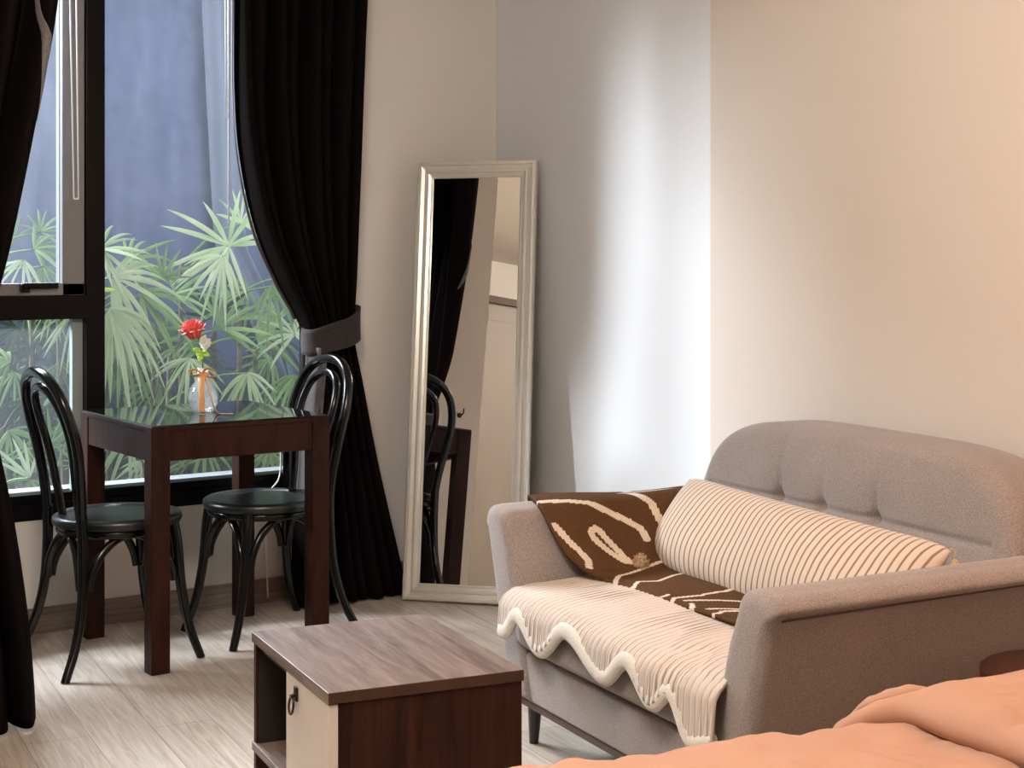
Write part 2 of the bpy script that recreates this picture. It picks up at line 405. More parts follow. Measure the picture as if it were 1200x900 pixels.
# window_1: fixed pane on the right, awning sash over a fixed light on the left
wn = bpy.data.objects.new('window_1', None); COL.objects.link(wn); wn.location = (1.93, 5.30, WZ0); wn['kind'] = 'structure'
FY0, FY1 = 5.225, 5.325
bm = bmesh.new()
box2(bm, (WX0, FY0, WZ0), (WX1, FY1, .432), .003); box2(bm, (WX0, FY0+.012, .43), (WX1, FY1-.01, .462), .003)
box2(bm, (WX0, FY0, WZ1-.07), (WX1, FY1, WZ1), .003)
box2(bm, (WX0, FY0, WZ0), (WX0+.06, FY1, WZ1), .003); box2(bm, (WX1-.06, FY0, WZ0), (WX1, FY1, WZ1), .003)
obj('window_frame', bm, M_black, wn, world=True)
bm = bmesh.new(); box2(bm, (1.884, FY0, .43), (1.950, FY1, WZ1-.06), .003)
for z in (1.205, 1.222): box(bm, (1.925+(z-1.2)*.4, FY0, z), (.004, .004, .004))
obj('mullion', bm, M_black, wn, world=True)
bm = bmesh.new(); box2(bm, (WX0+.05, FY0, 1.046), (1.89, FY1, 1.126), .003); obj('transom', bm, M_black, wn, world=True)
bm = bmesh.new(); sx0, sx1, sz0, sz1 = WX0+.06, 1.882, 1.126, WZ1-.07
for a, b in (((sx0, 5.235, sz0), (sx1, 5.30, sz0+.042)), ((sx0, 5.235, sz1-.05), (sx1, 5.30, sz1)), ((sx0, 5.235, sz0), (sx0+.07, 5.30, sz1)), ((sx1-.078, 5.235, sz0), (sx1, 5.30, sz1))): box2(bm, a, b, .003)
sash = obj('sash', bm, M_sash, wn, world=True)
bm = bmesh.new(); box2(bm, (1.665, 5.212, 1.150), (1.785, 5.226, 1.170), .004); box2(bm, (1.66, 5.215, 1.138), (1.69, 5.238, 1.168), .004); obj('sash_handle', bm, M_black, sash, world=True)
bm = bmesh.new(); box2(bm, (sx0+.06, 5.272, sz0+.036), (sx1-.07, 5.276, sz1-.04)); obj('sash_glass', bm, M_glass_sash, sash, world=True)
bm = bmesh.new()
t = .0035
for a, b in (((sx0+.068, 5.262, sz0+.04), (sx1-.076, 5.27, sz0+.04+t)), ((sx1-.080, 5.262, sz0+.04), (sx1-.0765, 5.27, sz1-.05))): box2(bm, a, b)
obj('sash_gasket', bm, M_silverline, sash, world=True)
bm = bmesh.new(); box2(bm, (1.848, 5.262, .462), (1.884, 5.289, 1.047)); obj('side_jamb', bm, M_silverline, wn, world=True)
bm = bmesh.new(); box2(bm, (WX0+.05, 5.290, .45), (1.885, 5.294, 1.05)); obj('lower_glass', bm, M_glass_sash, wn, world=True)
bm = bmesh.new(); box2(bm, (1.948, 5.290, .45), (WX1-.05, 5.294, WZ1-.06)); obj('large_glass', bm, M_glass, wn, world=True)
bm = bmesh.new(); box2(bm, (WX0, 5.33, .405), (WX1, 5.45, .456), .003); struct('trim_1', bm, M_ledge)

# outdoors: planting strip and slate-blue privacy screen
bm = bmesh.new(); box2(bm, (-.6, 5.42, .20), (4.6, 7.2, .33)); struct('ground', bm, M_soil)
def scr(u, v):
    x = lerp(1.2, 4.6, u)
    return Vector((x, 6.95+.012*math.sin(x*21)+.02*math.sin(x*4.3), lerp(.3, 2.62, v)))
o = obj('privacy_screen', grid(200, 4, scr), M_screen, smooth=True); solidify(o, .02, 1)
tag(o, 'tall slate-blue privacy screen standing behind the palms outside the window', 'screen')
def shade(u, v):
    z = lerp(2.60, .4, v)
    x0 = 3.03+.06*max(0, 2.4-z); wdt = .15
    return Vector((x0+wdt*u+.45*max(0, 1.3-z), 6.86+.02*math.sin(u*9+v*2), z))
o = obj('shade_cloth', grid(16, 20, shade), M_cloth, smooth=True); solidify(o, .004)
tag(o, 'pale narrow shade cloth hanging in front of the slate-blue screen outdoors', 'cloth')

# ------------------------------------------------------------------ curtains
def curtain(name, label, ledge, redge, yc, amp, npl, z0, z1, phase, root_loc):
    root = thing(name, label, 'curtain', root_loc)
    def fn(u, v):
        z = lerp(z0, z1, v)
        x = lerp(sinterp(ledge, z), sinterp(redge, z), u)
        wd = sinterp(redge, z)-sinterp(ledge, z)
        a = interp(amp, z)
        uu = u+.018*math.sin(7*u*PI+2*z)
        y = sinterp(yc, z) + a*math.sin(2*PI*npl*uu+phase) + a*.35*math.sin(2*PI*(npl*.5)*uu+1.3*z+phase)
        x += .012*math.sin(2*PI*npl*uu+phase+1.2)*min(1, wd*2)
        return Vector((x, y, z))
    d = obj('drape', grid(220, 60, fn), M_curtain, root, smooth=True, world=True); solidify(d, .003)
    return root, fn
RL = [(0.0, 2.585), (.065, 2.59), (.3, 2.605), (.6, 2.625), (.85, 2.648), (.92, 2.650), (.99, 2.642), (1.06, 2.612), (1.15, 2.555), (1.35, 2.455), (1.62, 2.385), (1.85, 2.362), (2.15, 2.358), (2.5, 2.352)]
RR = [(0.0, 3.045), (.2, 2.995), (.5, 2.925), (.8, 2.872), (.94, 2.846), (1.02, 2.842), (1.15, 2.848), (1.6, 2.872), (2.2, 2.905), (2.5, 2.93)]
rc, rfn = curtain('right_window_curtain', 'dark brown-black curtain gathered in a tieback beside the leaning mirror', RL, RR,
    [(0, 5.05), (.5, 5.075), (.95, 5.095), (1.2, 5.09), (2.5, 5.10)], [(0, .048), (.5, .038), (.93, .020), (1.1, .030), (1.6, .040), (2.5, .042)], 8.0, .012, 2.52, .4, (2.7, 5.08, 0))
def hem(u, v):                                # turned-back lining along the free edge
    z = lerp(1.03, 2.5, v); p = rfn(0, (z-.012)/2.508); wdt_ = lerp(.022, .006, sstep(1.1, 1.9, z))
    return p+Vector((-.003+wdt_*(u-.5), .004+.018*u, 0))
solidify(obj('lining', grid(6, 60, hem), M_lining, rc, smooth=True, world=True), .003)
def leak_block(u, v):                                # added strip to the wall, stops daylight leaking past the drape
    p = rfn(1, v); return Vector((p.x-.004+.006*u, lerp(p.y, 5.226, u), p.z))
solidify(obj('leak_strip', grid(6, 60, leak_block), M_curtain, rc, smooth=True, world=True), .003)
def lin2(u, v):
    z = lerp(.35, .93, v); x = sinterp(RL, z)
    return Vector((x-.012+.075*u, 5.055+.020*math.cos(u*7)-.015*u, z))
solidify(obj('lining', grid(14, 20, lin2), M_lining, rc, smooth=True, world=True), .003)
def band(u, v):
    an = 2*PI*u
    cx, hx, hy = 2.748, .106, .062
    zc = .985+.035*math.cos(an)*1.0 + .012*math.sin(an)
    q = 2.6
    c, s = math.cos(an), math.sin(an)
    x = cx+hx*math.copysign(abs(c)**(2/q), c); y = 5.085+hy*math.copysign(abs(s)**(2/q), s)
    return Vector((x, y+.004*math.sin(v*PI), zc+(v-.5)*.105*(1+.12*c)))
bt = obj('tieback', grid(64, 6, band, closeu=True), M_tie, rc, smooth=True, world=True); solidify(bt, .006, 1)

LR = [(0, 1.378), (.1, 1.372), (.316, 1.350), (.586, 1.308), (.8, 1.262), (.9, 1.23), (.98, 1.215), (1.05, 1.228), (1.137, 1.262), (1.35, 1.312), (1.6, 1.365), (1.93, 1.432), (2.5, 1.50)]
LL = [(0, .985), (.5, .985), (.98, .99), (1.4, .985), (2.5, .985)]
lc, lfn = curtain('left_window_curtain', 'near-black curtain at the left edge in front of the window, flaring to the floor', LL, LR,
    [(0, 4.205), (.5, 4.215), (.98, 4.22), (1.3, 4.20), (2.5, 4.20)], [(0, .060), (.5, .055), (.97, .030), (1.3, .05), (2.5, .060)], 5.0, .012, 2.52, .9, (1.2, 4.2, 0))
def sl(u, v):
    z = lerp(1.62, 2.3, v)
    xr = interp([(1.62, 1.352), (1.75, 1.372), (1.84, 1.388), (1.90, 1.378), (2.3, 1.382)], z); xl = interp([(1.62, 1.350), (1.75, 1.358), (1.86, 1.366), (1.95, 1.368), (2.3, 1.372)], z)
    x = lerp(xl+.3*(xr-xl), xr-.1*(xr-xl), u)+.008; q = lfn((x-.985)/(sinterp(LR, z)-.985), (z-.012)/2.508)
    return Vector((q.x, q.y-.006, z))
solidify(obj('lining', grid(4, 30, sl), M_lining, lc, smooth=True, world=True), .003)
def band2(u, v):
    an = 2*PI*u; c, s = math.cos(an), math.sin(an)
    return Vector((1.10+.128*math.copysign(abs(c)**.77, c), 4.22+.075*math.copysign(abs(s)**.77, s), .98-.03*c+(v-.5)*.10))
solidify(obj('tieback', grid(64, 6, band2, closeu=True), M_tie, lc, smooth=True, world=True), .006, 1)

def hook(label, p, d):
    bm = bmesh.new(); d = Vector(d); p = Vector(p)
    lathe(bm, [(0, 0), (.013, 0), (.013, .003), (.006, .006)], 16)
    bmesh.ops.rotate(bm, cent=(0, 0, 0), matrix=Vector((0, 0, 1)).rotation_difference(d).to_matrix(), verts=bm.verts)
    bmesh.ops.translate(bm, vec=p, verts=bm.verts)
    tube(bm, spline([p, p+d*.035, p+d*.052+Vector((0, 0, .008)), p+d*.055+Vector((0, 0, .03))], 5), .0035, 8)
    tag(obj('tieback_hook', bm, M_black, smooth=True), label, 'hook', 'curtain tieback hooks')
hook('small black hook on the wall holding the right curtain tieback', (2.862, 5.23, 1.045), (0, -1, 0))
hook('small black hook on the left wall behind the near-black curtain, seen in the mirror', (.95, 3.93, 1.06), (1, 0, 0))

# curtain rails just under the ceiling
for nm, lab, x0, x1, y in (('curtain_rail', 'white curtain rail over the dark curtain by the mirror', 1.7, 3.1, 5.10), ('curtain_rail', 'white curtain rail over the near-black curtain at left', .95, 1.62, 4.2)):
    bm = bmesh.new(); box2(bm, (x0, y-.015, CEIL-.055), (x1, y+.015, CEIL), .003); tag(obj(nm, bm, M_white), lab, 'rail', 'curtain rails')

# white pull cord loop in front of the sash, thin cord by the curtain edge, cable on the sill
cr = thing('blind_cord', 'long white looped cord hanging in front of the grey window sash', 'cord', (1.85, 5.19, 1.46))
p0 = onplane(92, 233, 5.19); zz = 2.4
bm = bmesh.new(); tube(bm, [(p0.x-.016, 5.19, p0.z), (p0.x-.034, 5.19, zz)], .0028, 8); tube(bm, [(p0.x, 5.19, p0.z), (p0.x-.010, 5.19, zz)], .0028, 8)
tube(bm, [(p0.x-.017, 5.19, p0.z), (p0.x+.001, 5.19, p0.z)], .0028, 8)
obj('cord_loop', bm, M_white, cr, smooth=True, world=True)
bm = bmesh.new(); p0 = onplane(268, 262, 5.21)
tube(bm, [(p0.x, 5.21, 2.4), (p0.x, 5.21, p0.z)], .0035, 8); tube(bm, [(p0.x-.014, 5.212, 2.4), (p0.x-.010, 5.212, 1.75)], .0022, 8)
tag(obj('pull_cord', bm, M_white, smooth=True), 'thin pale pull cord beside the dark curtain edge in the big pane', 'cord')
bm = bmesh.new()
tube(bm, spline([onplane(329, 520, 5.18), onplane(329, 548, 5.18), onplane(326, 563, 5.17), onplane(318, 573, 5.15), onplane(311, 583, 5.14), (2.52, 5.15, .2), (2.55, 5.20, .02)], 6), .0032, 8)
tag(obj('cable', bm, M_white, smooth=True), 'thin white cable drooping below the sill behind the right chair seat', 'cable')

# ------------------------------------------------------------------ leaning mirror
mBL = Vector((2.9798, 4.9656, .002)); mE = Vector((.6455, -.7638, .0071)).normalized(); mU = Vector((.0995, .0932, .9907)).normalized(); mN = mE.cross(mU).normalized()*-1
if mN.dot(Vector((-.757, -.639, .136))) < 0: mN = -mN
mW, mH, fw = .4636, 1.624, .062
mr = thing('floor_mirror', 'tall champagne-framed floor mirror leaning in the corner behind the loveseat', 'mirror', mBL+mE*mW/2)
bm = bmesh.new()
prof = [(0, -.012), (0, .014), (.005, .020), (.013, .020), (.016, .014), (.030, .011), (.034, .016), (.040, .016), (.044, .009), (.054, .006), (.057, .009), (.062, .007), (.062, -.012)]
cor = [(0, 0, 1, 1), (mW, 0, -1, 1), (mW, mH, -1, -1), (0, mH, 1, -1)]
rings = [[bm.verts.new(mBL+mE*(x+sx*p)+mU*(y+sy*p)+mN*d) for p, d in prof] for x, y, sx, sy in cor]
for i in range(4):
    A, B = rings[i], rings[(i+1) % 4]
    for k in range(len(prof)): bm.faces.new((A[k], A[(k+1) % len(prof)], B[(k+1) % len(prof)], B[k]))
bmesh.ops.recalc_face_normals(bm, faces=bm.faces)
obj('frame', bm, M_frame, mr, world=True)
bm = bmesh.new()
q = [mBL+mE*a+mU*b+mN*.003 for a, b in ((.058, .058), (mW-.058, .058), (mW-.058, mH-.058), (.058, mH-.058))]
f = bm.faces.new([bm.verts.new(p) for p in q]); f.normal_update()
if f.normal.dot(mN) < 0: bmesh.ops.reverse_faces(bm, faces=bm.faces)
obj('glass', bm, M_mirror, mr, world=True)
bm = bmesh.new()
q = [mBL+mE*a+mU*b-mN*.006 for a, b in ((.03, .03), (mW-.03, .03), (mW-.03, mH-.03), (.03, mH-.03))]
q2 = [p-mN*.006 for p in q]
a = [bm.verts.new(p) for p in q]; b = [bm.verts.new(p) for p in q2]
bm.faces.new(a); bm.faces.new(b[::-1])
for i in range(4): bm.faces.new((a[i], a[(i+1) % 4], b[(i+1) % 4], b[i]))
obj('backboard', bm, M_niche, mr, world=True)

bm = bmesh.new(); p_ = mBL+mE*mW/2+mU*1.30-mN*.016; tube(bm, [p_, Vector((p_.x+.095, p_.y+.08, .004))], .009, 8)
obj('support_strut', bm, M_niche, mr, smooth=True, world=True, angle=50)

# ------------------------------------------------------------------ dining table
tx0, tx1, ty0, ty1, TZ = 1.822, 2.424, 4.497, 5.105, .75
dt = thing('dining_table', 'small square dark mahogany table with a black glass top by the window', 'table', ((tx0+tx1)/2, (ty0+ty1)/2, 0))
LW = .060
for x in (tx0, tx1-LW):
    for y in (ty0, ty1-LW):
        bm = bmesh.new(); box2(bm, (x, y, 0), (x+LW, y+LW, .735), .003); obj('leg', bm, M_table, dt, world=True)
for a, b in (((tx0+LW, ty0+.004, .640), (tx1-LW, ty0+.026, .733)), ((tx0+LW, ty1-.026, .640), (tx1-LW, ty1-.004, .733)), ((tx0+.004, ty0+LW, .640), (tx0+.026, ty1-LW, .733)), ((tx1-.026, ty0+LW, .640), (tx1-.004, ty1-LW, .733))):
    bm = bmesh.new(); box2(bm, a, b, .002); obj('apron', bm, M_table, dt, world=True)
bm = bmesh.new(); box2(bm, (tx0, ty0, .731), (tx1, ty1, .744), .002); obj('tabletop', bm, M_table, dt, world=True)
bm = bmesh.new(); box2(bm, (tx0+.002, ty0+.002, .744), (tx1-.002, ty1-.002, .750), .0015); g = obj('glass_top', bm, M_gtop, dt, world=True); g['label'] = 'black reflective glass sheet'

# ------------------------------------------------------------------ bentwood chairs (local: faces +X)
def make_chair(name, label):
    root = thing(name, label, 'chair', (0, 0, 0), 0, 'black bentwood chairs at the table')
    SZ = .455
    bm = bmesh.new()
    lathe(bm, [(0, SZ-.006), (.150, SZ-.006), (.160, SZ-.004), (.168, SZ), (.190, SZ), (.199, SZ-.006), (.201, SZ-.018), (.196, SZ-.030), (.170, SZ-.034), (0, SZ-.034)], 56)
    for v in bm.verts:
        if v.co.x < 0: v.co.y *= 1-.06*(v.co.x/.2)**2
    obj('seat', bm, M_seat, root, smooth=True, angle=50)
    bm = bmesh.new(); tube(bm, [(.178*math.cos(a*2*PI/40), .175*math.sin(a*2*PI/40), SZ-.043) for a in range(40)], .014, 8, closed=True, flat=(.7, 1)); obj('seat_ring', bm, M_chair, root, smooth=True)
    R = .0165
    for s in (-1, 1):
        pts = spline([(.128, s*.132, SZ-.03), (.138, s*.140, .36), (.150, s*.146, .22), (.172, s*.156, .10), (.205, s*.172, 0)], 8)
        n = len(pts); bm = bmesh.new(); tube(bm, pts, [R*1.12-.0055*(i/n) for i in range(n)], 12); obj('front_leg', bm, M_chair, root, smooth=True, angle=60)
    # rear legs and outer hoop are one bent rod: leg pieces below the seat, hoop above it
    for s in (-1, 1):
        pts = spline([(-.172, s*.140, SZ+.02), (-.170, s*.146, .36), (-.178, s*.158, .22), (-.205, s*.180, .10), (-.250, s*.208, 0)], 8)
        n = len(pts); bm = bmesh.new(); tube(bm, pts, [R*1.05-.004*(i/n) for i in range(n)], 12); obj('rear_leg', bm, M_chair, root, smooth=True, angle=60)
    half = [(-.172, .140, SZ), (-.178, .149, .54), (-.194, .168, .66), (-.216, .172, .75), (-.240, .146, .835), (-.256, .088, .888)]
    hoop = [(x, y, z) for x, y, z in half]+[(-.262, 0, .907)]+[(x, -y, z) for x, y, z in half[::-1]]
    bm = bmesh.new(); tube(bm, spline(hoop, 8), R, 12); obj('outer_hoop', bm, M_chair, root, smooth=True, angle=60)
    half = [(-.150, .070, SZ-.004), (-.164, .078, .54), (-.184, .098, .66), (-.207, .106, .745), (-.230, .090, .812), (-.243, .052, .848)]
    hoop = [(x, y, z) for x, y, z in half]+[(-.248, 0, .861)]+[(x, -y, z) for x, y, z in half[::-1]]
    bm = bmesh.new(); tube(bm, spline(hoop, 8), R*.80, 12); obj('inner_hoop', bm, M_chair, root, smooth=True, angle=60)
    # arched brackets: from each leg up under the seat
    legs = [((.145, .143), (.145, -.143)), ((.145, -.143), (-.174, -.152)), ((-.174, -.152), (-.174, .152)), ((-.174, .152), (.145, .143))]
    for (a, b) in legs:
        for p, q in ((a, b), (b, a)):
            p3 = Vector((p[0], p[1], 0)); d = Vector((q[0]-p[0], q[1]-p[1], 0)); L = d.length; d.normalize()
            s0 = p3+d*.018; inw = Vector((-p3.x, -p3.y, 0)).normalized()
            pts = spline([s0+Vector((0, 0, .250)), s0+d*.012+Vector((0, 0, .300)), s0+d*.040+inw*.006+Vector((0, 0, .355)), s0+d*.085+inw*.012+Vector((0, 0, .393)), s0+d*(L*.42)+inw*.022+Vector((0, 0, .408))], 6)
            bm = bmesh.new(); tube(bm, pts, .0115, 10, flat=(1.0, 1.15)); obj('bracket', bm, M_chair, root, smooth=True, angle=60)
    return root
def copy_tree(o, parent=None):
    c = o.copy(); COL.objects.link(c); c.parent = parent
    for ch in list(o.children): copy_tree(ch, c)
    return c
ch = make_chair('dining_chair', 'black bentwood chair at the left of the table, its back towards the near-black curtain')
ch2 = copy_tree(ch); ch2['label'] = 'black bentwood chair at the right of the table, hoop back against the tied curtain'
ch.location = (1.825, 4.785, 0); ch.rotation_euler.z = math.radians(2)
ch2.location = (2.345, 4.815, 0); ch2.rotation_euler.z = math.radians(183)

# ------------------------------------------------------------------ vase with ribbon, rose
VX, VY, VZ = 2.117, 4.79, .7502
vs = thing('glass_vase', 'clear glass bulb vase tied with a peach ribbon on the black table top', 'vase', (VX, VY, VZ))
def vase_glass():
    m, n, l, b = newmat('clear_vase_glass'); n.remove(b)
    t = n.new('ShaderNodeBsdfTransparent'); t.inputs[0].default_value = (.96, .97, .97, 1)
    g = n.new('ShaderNodeBsdfGlossy'); g.inputs['Roughness'].default_value = .03
    lw = n.new('ShaderNodeLayerWeight'); lw.inputs['Blend'].default_value = .16
    mx = n.new('ShaderNodeMixShader'); l.new(lw.outputs['Facing'], mx.inputs[0]); l.new(t.outputs[0], mx.inputs[1]); l.new(g.outputs[0], mx.inputs[2]); d = n.new('ShaderNodeBsdfTranslucent'); d.inputs[0].default_value = (.9, .92, .92, 1)
    m2 = n.new('ShaderNodeMixShader'); m2.inputs[0].default_value = .16; l.new(mx.outputs[0], m2.inputs[1]); l.new(d.outputs[0], m2.inputs[2])  # white translucent share stands in for daylight refracted by the glass
    l.new(m2.outputs[0], n['Material Output'].inputs['Surface'])
    return m
M_vase = vase_glass()
bm = bmesh.new()
lathe(bm, [(0, .004), (.026, 0), (.034, .004), (.045, .022), (.050, .045), (.047, .066), (.036, .088), (.022, .106), (.0165, .120), (.016, .132), (.022, .145), (.020, .145), (.014, .132), (.0145, .120), (.020, .106), (.034, .088), (.045, .066), (.048, .045), (.043, .022), (.030, .008), (0, .008)], 48)
obj('glass_body', bm, M_vase, vs, smooth=True)
RX, RY = UX, -UY                              # horizontal direction to the photograph's right; the camera side is (-UY,-UX)
NX, NY = -UY, -UX
def vp(r, z, n): return Vector((RX*r+NX*n, RY*r+NY*n, z))
def ribbon(bm, path, wdt, wv):
    P = spline(path, 8); n = len(P); prev = None; ring = []
    for i, p in enumerate(P):
        t = (P[min(i+1, n-1)]-P[max(0, i-1)]).normalized(); s = (Vector(wv)-t*t.dot(Vector(wv))).normalized()
        ring.append((bm.verts.new(p+s*wdt/2), bm.verts.new(p-s*wdt/2)))
    for a, b in zip(ring, ring[1:]): bm.faces.new((a[0], a[1], b[1], b[0]))
bm = bmesh.new()
ribbon(bm, [vp(0, .128, .022), vp(-.018, .142, .030), vp(-.040, .137, .028), (vp(-.038, .122, .026)), vp(-.016, .122, .028), vp(0, .128, .024)], .016, vp(0, 0, 1)+Vector((0, 0, .5)))
ribbon(bm, [vp(0, .128, .022), vp(.018, .144, .030), vp(.044, .136, .028), (vp(.042, .118, .026)), vp(.016, .120, .028), vp(0, .128, .024)], .016, vp(0, 0, 1)+Vector((0, 0, .5)))
ribbon(bm, [vp(.002, .132, .026), vp(.004, .10, .046), vp(.006, .055, .055), vp(.008, .003, .052)], .020, vp(1, 0, 0))
ribbon(bm, [vp(.008, .128, .026), vp(.022, .10, .046), vp(.034, .06, .056), vp(.046, .022, .058), vp(.060, .004, .060), vp(.085, .0015, .062), vp(.108, .001, .06)], .012, vp(.6, .0, .8))
tube(bm, [vp(.0172*math.cos(a*PI/10), .126, .0172*math.sin(a*PI/10)) for a in range(20)], .005, 6, closed=True, flat=(.5, 1.5))
obj('ribbon_bow', bm, M_ribbon, vs, smooth=True).modifiers.new('t', 'SOLIDIFY').thickness = .0012

rs = thing('rose', 'single coral-red rose standing in the glass vase', 'flower', (VX, VY, VZ+.01))
hd = vp(-.034, .262, 0)
bm = bmesh.new(); tube(bm, spline([vp(.004, .0, 0), vp(0, .12, 0), vp(-.004, .19, 0), vp(-.016, .232, 0), hd-Vector((0, 0, .012))], 6), .0026, 8); obj('stem', bm, M_stem, rs, smooth=True)
bm = bmesh.new(); rnd = random.Random(3)
ax = Vector((-.25*RX, -.25*RY, 1)).normalized(); rot = Vector((0, 0, 1)).rotation_difference(ax).to_matrix()
for lay, (rad, hgt, n, op) in enumerate(((.008, .046, 4, .1), (.015, .047, 5, .25), (.022, .044, 6, .45), (.030, .038, 7, .7), (.037, .026, 8, 1.0))):
    for k in range(n):
        a0 = 2*PI*k/n+lay*.7+rnd.uniform(-.15, .15); wd = 2*PI/n*.78
        def pt(u, v):
            a = a0+(u-.5)*wd*(1.0-.25*v*v); r = rad*(.35+.65*v**.8)+.008*op*v*v*v; z = hgt*v*(1-.15*op*v)-.004*lay*(1-v)+.002*math.sin(6*u+k)
            return rot@Vector((r*math.cos(a), r*math.sin(a), z))+hd-ax*.016
        grid(6, 5, pt, bm)
o = obj('petals', bm, M_petal, rs, smooth=True); solidify(o, .0012)
bm = bmesh.new()
for k in range(9):
    a0 = 2*PI*k/9
    def pt(u, v):
        a = a0+(u-.5)*.6*(1-v*.5); r = .016+.025*v
        return rot@Vector((r*math.cos(a), r*math.sin(a), -.010+.012*v-.012*v*v))+hd
    grid(4, 4, pt, bm)
o = obj('outer_petals', bm, M_petalw, rs, smooth=True); solidify(o, .001); o['label'] = 'pale outer petals'
def leafblade(bm, base, tip, wd, up, cup=.0):
    base, tip = Vector(base), Vector(tip); d = tip-base; s = d.cross(Vector(up)).normalized()
    def pt(u, v): return base+d*v+s*(u-.5)*wd*math.sin(PI*min(1, .08+v*.92))**.8+Vector(up)*(cup*abs(u-.5)-.25*d.length*v*v*.4)
    grid(4, 7, pt, bm)
bm = bmesh.new(); U3 = vp(0, .5, 1)
for (a, b) in (((-.004, .19), (-.034, .196)), ((-.004, .19), (.018, .200)), ((-.003, .18), (-.012, .158)), ((-.003, .186), (.024, .176)), ((-.002, .19), (-.02, .176))): leafblade(bm, vp(a[0], a[1], .002), vp(b[0], b[1], .012), .020, U3)
solidify(obj('leaf', bm, M_leafb, rs, smooth=True), .0008)
bm = bmesh.new()
for (a, b) in (((-.008, .208), (.028, .232)), ((-.006, .205), (.026, .210)), ((-.008, .21), (.012, .246)), ((-.006, .206), (.030, .222))): leafblade(bm, vp(a[0], a[1], .004), vp(b[0], b[1], .014), .024, U3)
o = obj('bud_leaf', bm, M_petalw, rs, smooth=True); solidify(o, .0008); o['label'] = 'whitish leaf under the bloom'

# ------------------------------------------------------------------ sofa (loveseat)
SO = Vector((2.36, 3.45, 0))
def S(a, b, z): return SO+AX*a+BX*b+Vector((0, 0, z))
sofa = thing('loveseat', 'grey-taupe tufted two-seat sofa under the beige wall', 'sofa', SO)
def prism_ab(bm, rows, bev=0):
    pass
# seat base: front apron and box
def rbox(a0, a1, b0, b1, z0, z1, bev, seg=4):
    bm = bmesh.new(); vs = box2(bm, (a0, b0, z0), (a1, b1, z1), bev, 0, seg)
    for v in bm.verts: v.co = S(*v.co)
    bmesh.ops.recalc_face_normals(bm, faces=bm.faces)
    return bm
obj('base', rbox(-.038, .80, .15, 1.19, .150, .272, .012), M_sofa, sofa, smooth=True, world=True, angle=50)
obj('base_rail', rbox(-.032, .80, .15, 1.19, .132, .152, .003), M_rail, sofa, world=True)['label'] = 'brown timber rail under the base'
def cush(u, v):
    # closed profile swept along b: u along b, v around the profile
    b = lerp(.19, 1.16, u); an = 2*PI*v; c, s = math.cos(an), math.sin(an); q = 5.0
    e = 1-abs(2*u-1)**10*.06
    a = .278+.340*math.copysign(abs(c)**(2/q), c)*e; z = .335+.070*math.copysign(abs(s)**(2/q), s)*e
    if s > 0: z += .012*math.sin(PI*u)*math.sin(PI*min(1, max(0, (a+.02)/.65)))
    return S(a, b, z)
bm = grid(60, 64, cush); bmesh.ops.remove_doubles(bm, verts=bm.verts, dist=.0002)
bmesh.ops.holes_fill(bm, edges=[e for e in bm.edges if e.is_boundary], sides=0)
obj('seat_cushion', bm, M_sofa, sofa, smooth=True, world=True)
# arms: leaning outwards, rounded top and front
def arm(left):
    bm = bmesh.new()
    sg = 1 if left else -1
    b_out0 = .155 if left else 1.172
    b_in_mid = b_out0+sg*((.118 if left else .114)+.018)
    def sec(a, t):                            # t around the cross-section in (b,z); flares with height
        pts = []
        fr = sstep(-.05, .01, a)              # front rounding shrinks the outline a little
        ins = .012*(1-fr)
        zt = .612+.010*(a/.8)-.004*(1-fr); zb = .150
        n = 12
        th = .118 if left else .114
        bo = b_out0+sg*ins; bi = b_out0+sg*(th+.018)-sg*ins
        fl = lambda z: -sg*.295*(z-.137)
        r = .040
        loop = []
        loop.append((bo+fl(zb), zb))
        for k in range(1, 7): z = lerp(zb, zt-r, k/6); loop.append((bo+fl(z), z))
        for k in range(1, 7):
            an = PI-PI/2*k/6; loop.append((bo+fl(zt)+sg*(r+r*math.cos(an)), zt-r+r*math.sin(an)))
        for k in range(1, 7):
            x = k/6; loop.append((lerp(bo+fl(zt)+sg*r, bi+fl(zt)-sg*r, x), zt+.006*math.sin(PI*x)))
        for k in range(1, 7):
            an = PI/2-PI/2*k/6; loop.append((bi+fl(zt)-sg*(r-r*math.cos(an)), zt-r+r*math.sin(an)))
        for k in range(1, 7): z = lerp(zt-r, zb, k/6); loop.append((bi+fl(z), z))
        return loop
    RF = .030
    As = [(-.050+RF*(1-math.cos(q*PI/12)), RF*(1-math.sin(q*PI/12))) for q in range(7)]
    As = As+[(-.02+(.84)*k/14, 0) for k in range(1, 15)]+[(.832, .008), (.838, .02)]
    rings = []
    for a, ins_ in As:
        lp = sec(max(a, .01), 0); bs = [p[0] for p in lp]; zs_ = [p[1] for p in lp]
        cz = (max(zs_)+min(zs_))/2; hz = (max(zs_)-min(zs_))/2; ring = []
        for b, z in lp:
            mid = (b_out0+b_in_mid)/2-sg*.295*(z-.137); hw = .06
            ring.append(bm.verts.new(S(a, mid+(b-mid)*(hw-ins_)/hw, cz+(z-cz)*(hz-ins_)/hz)))
        rings.append(ring)
    n = len(rings[0])
    for A, B in zip(rings, rings[1:]):
        for k in range(n): bm.faces.new((A[k], A[(k+1) % n], B[(k+1) % n], B[k]))
    bm.faces.new(rings[0]); bm.faces.new(rings[-1])
    bmesh.ops.recalc_face_normals(bm, faces=bm.faces)
    return bm
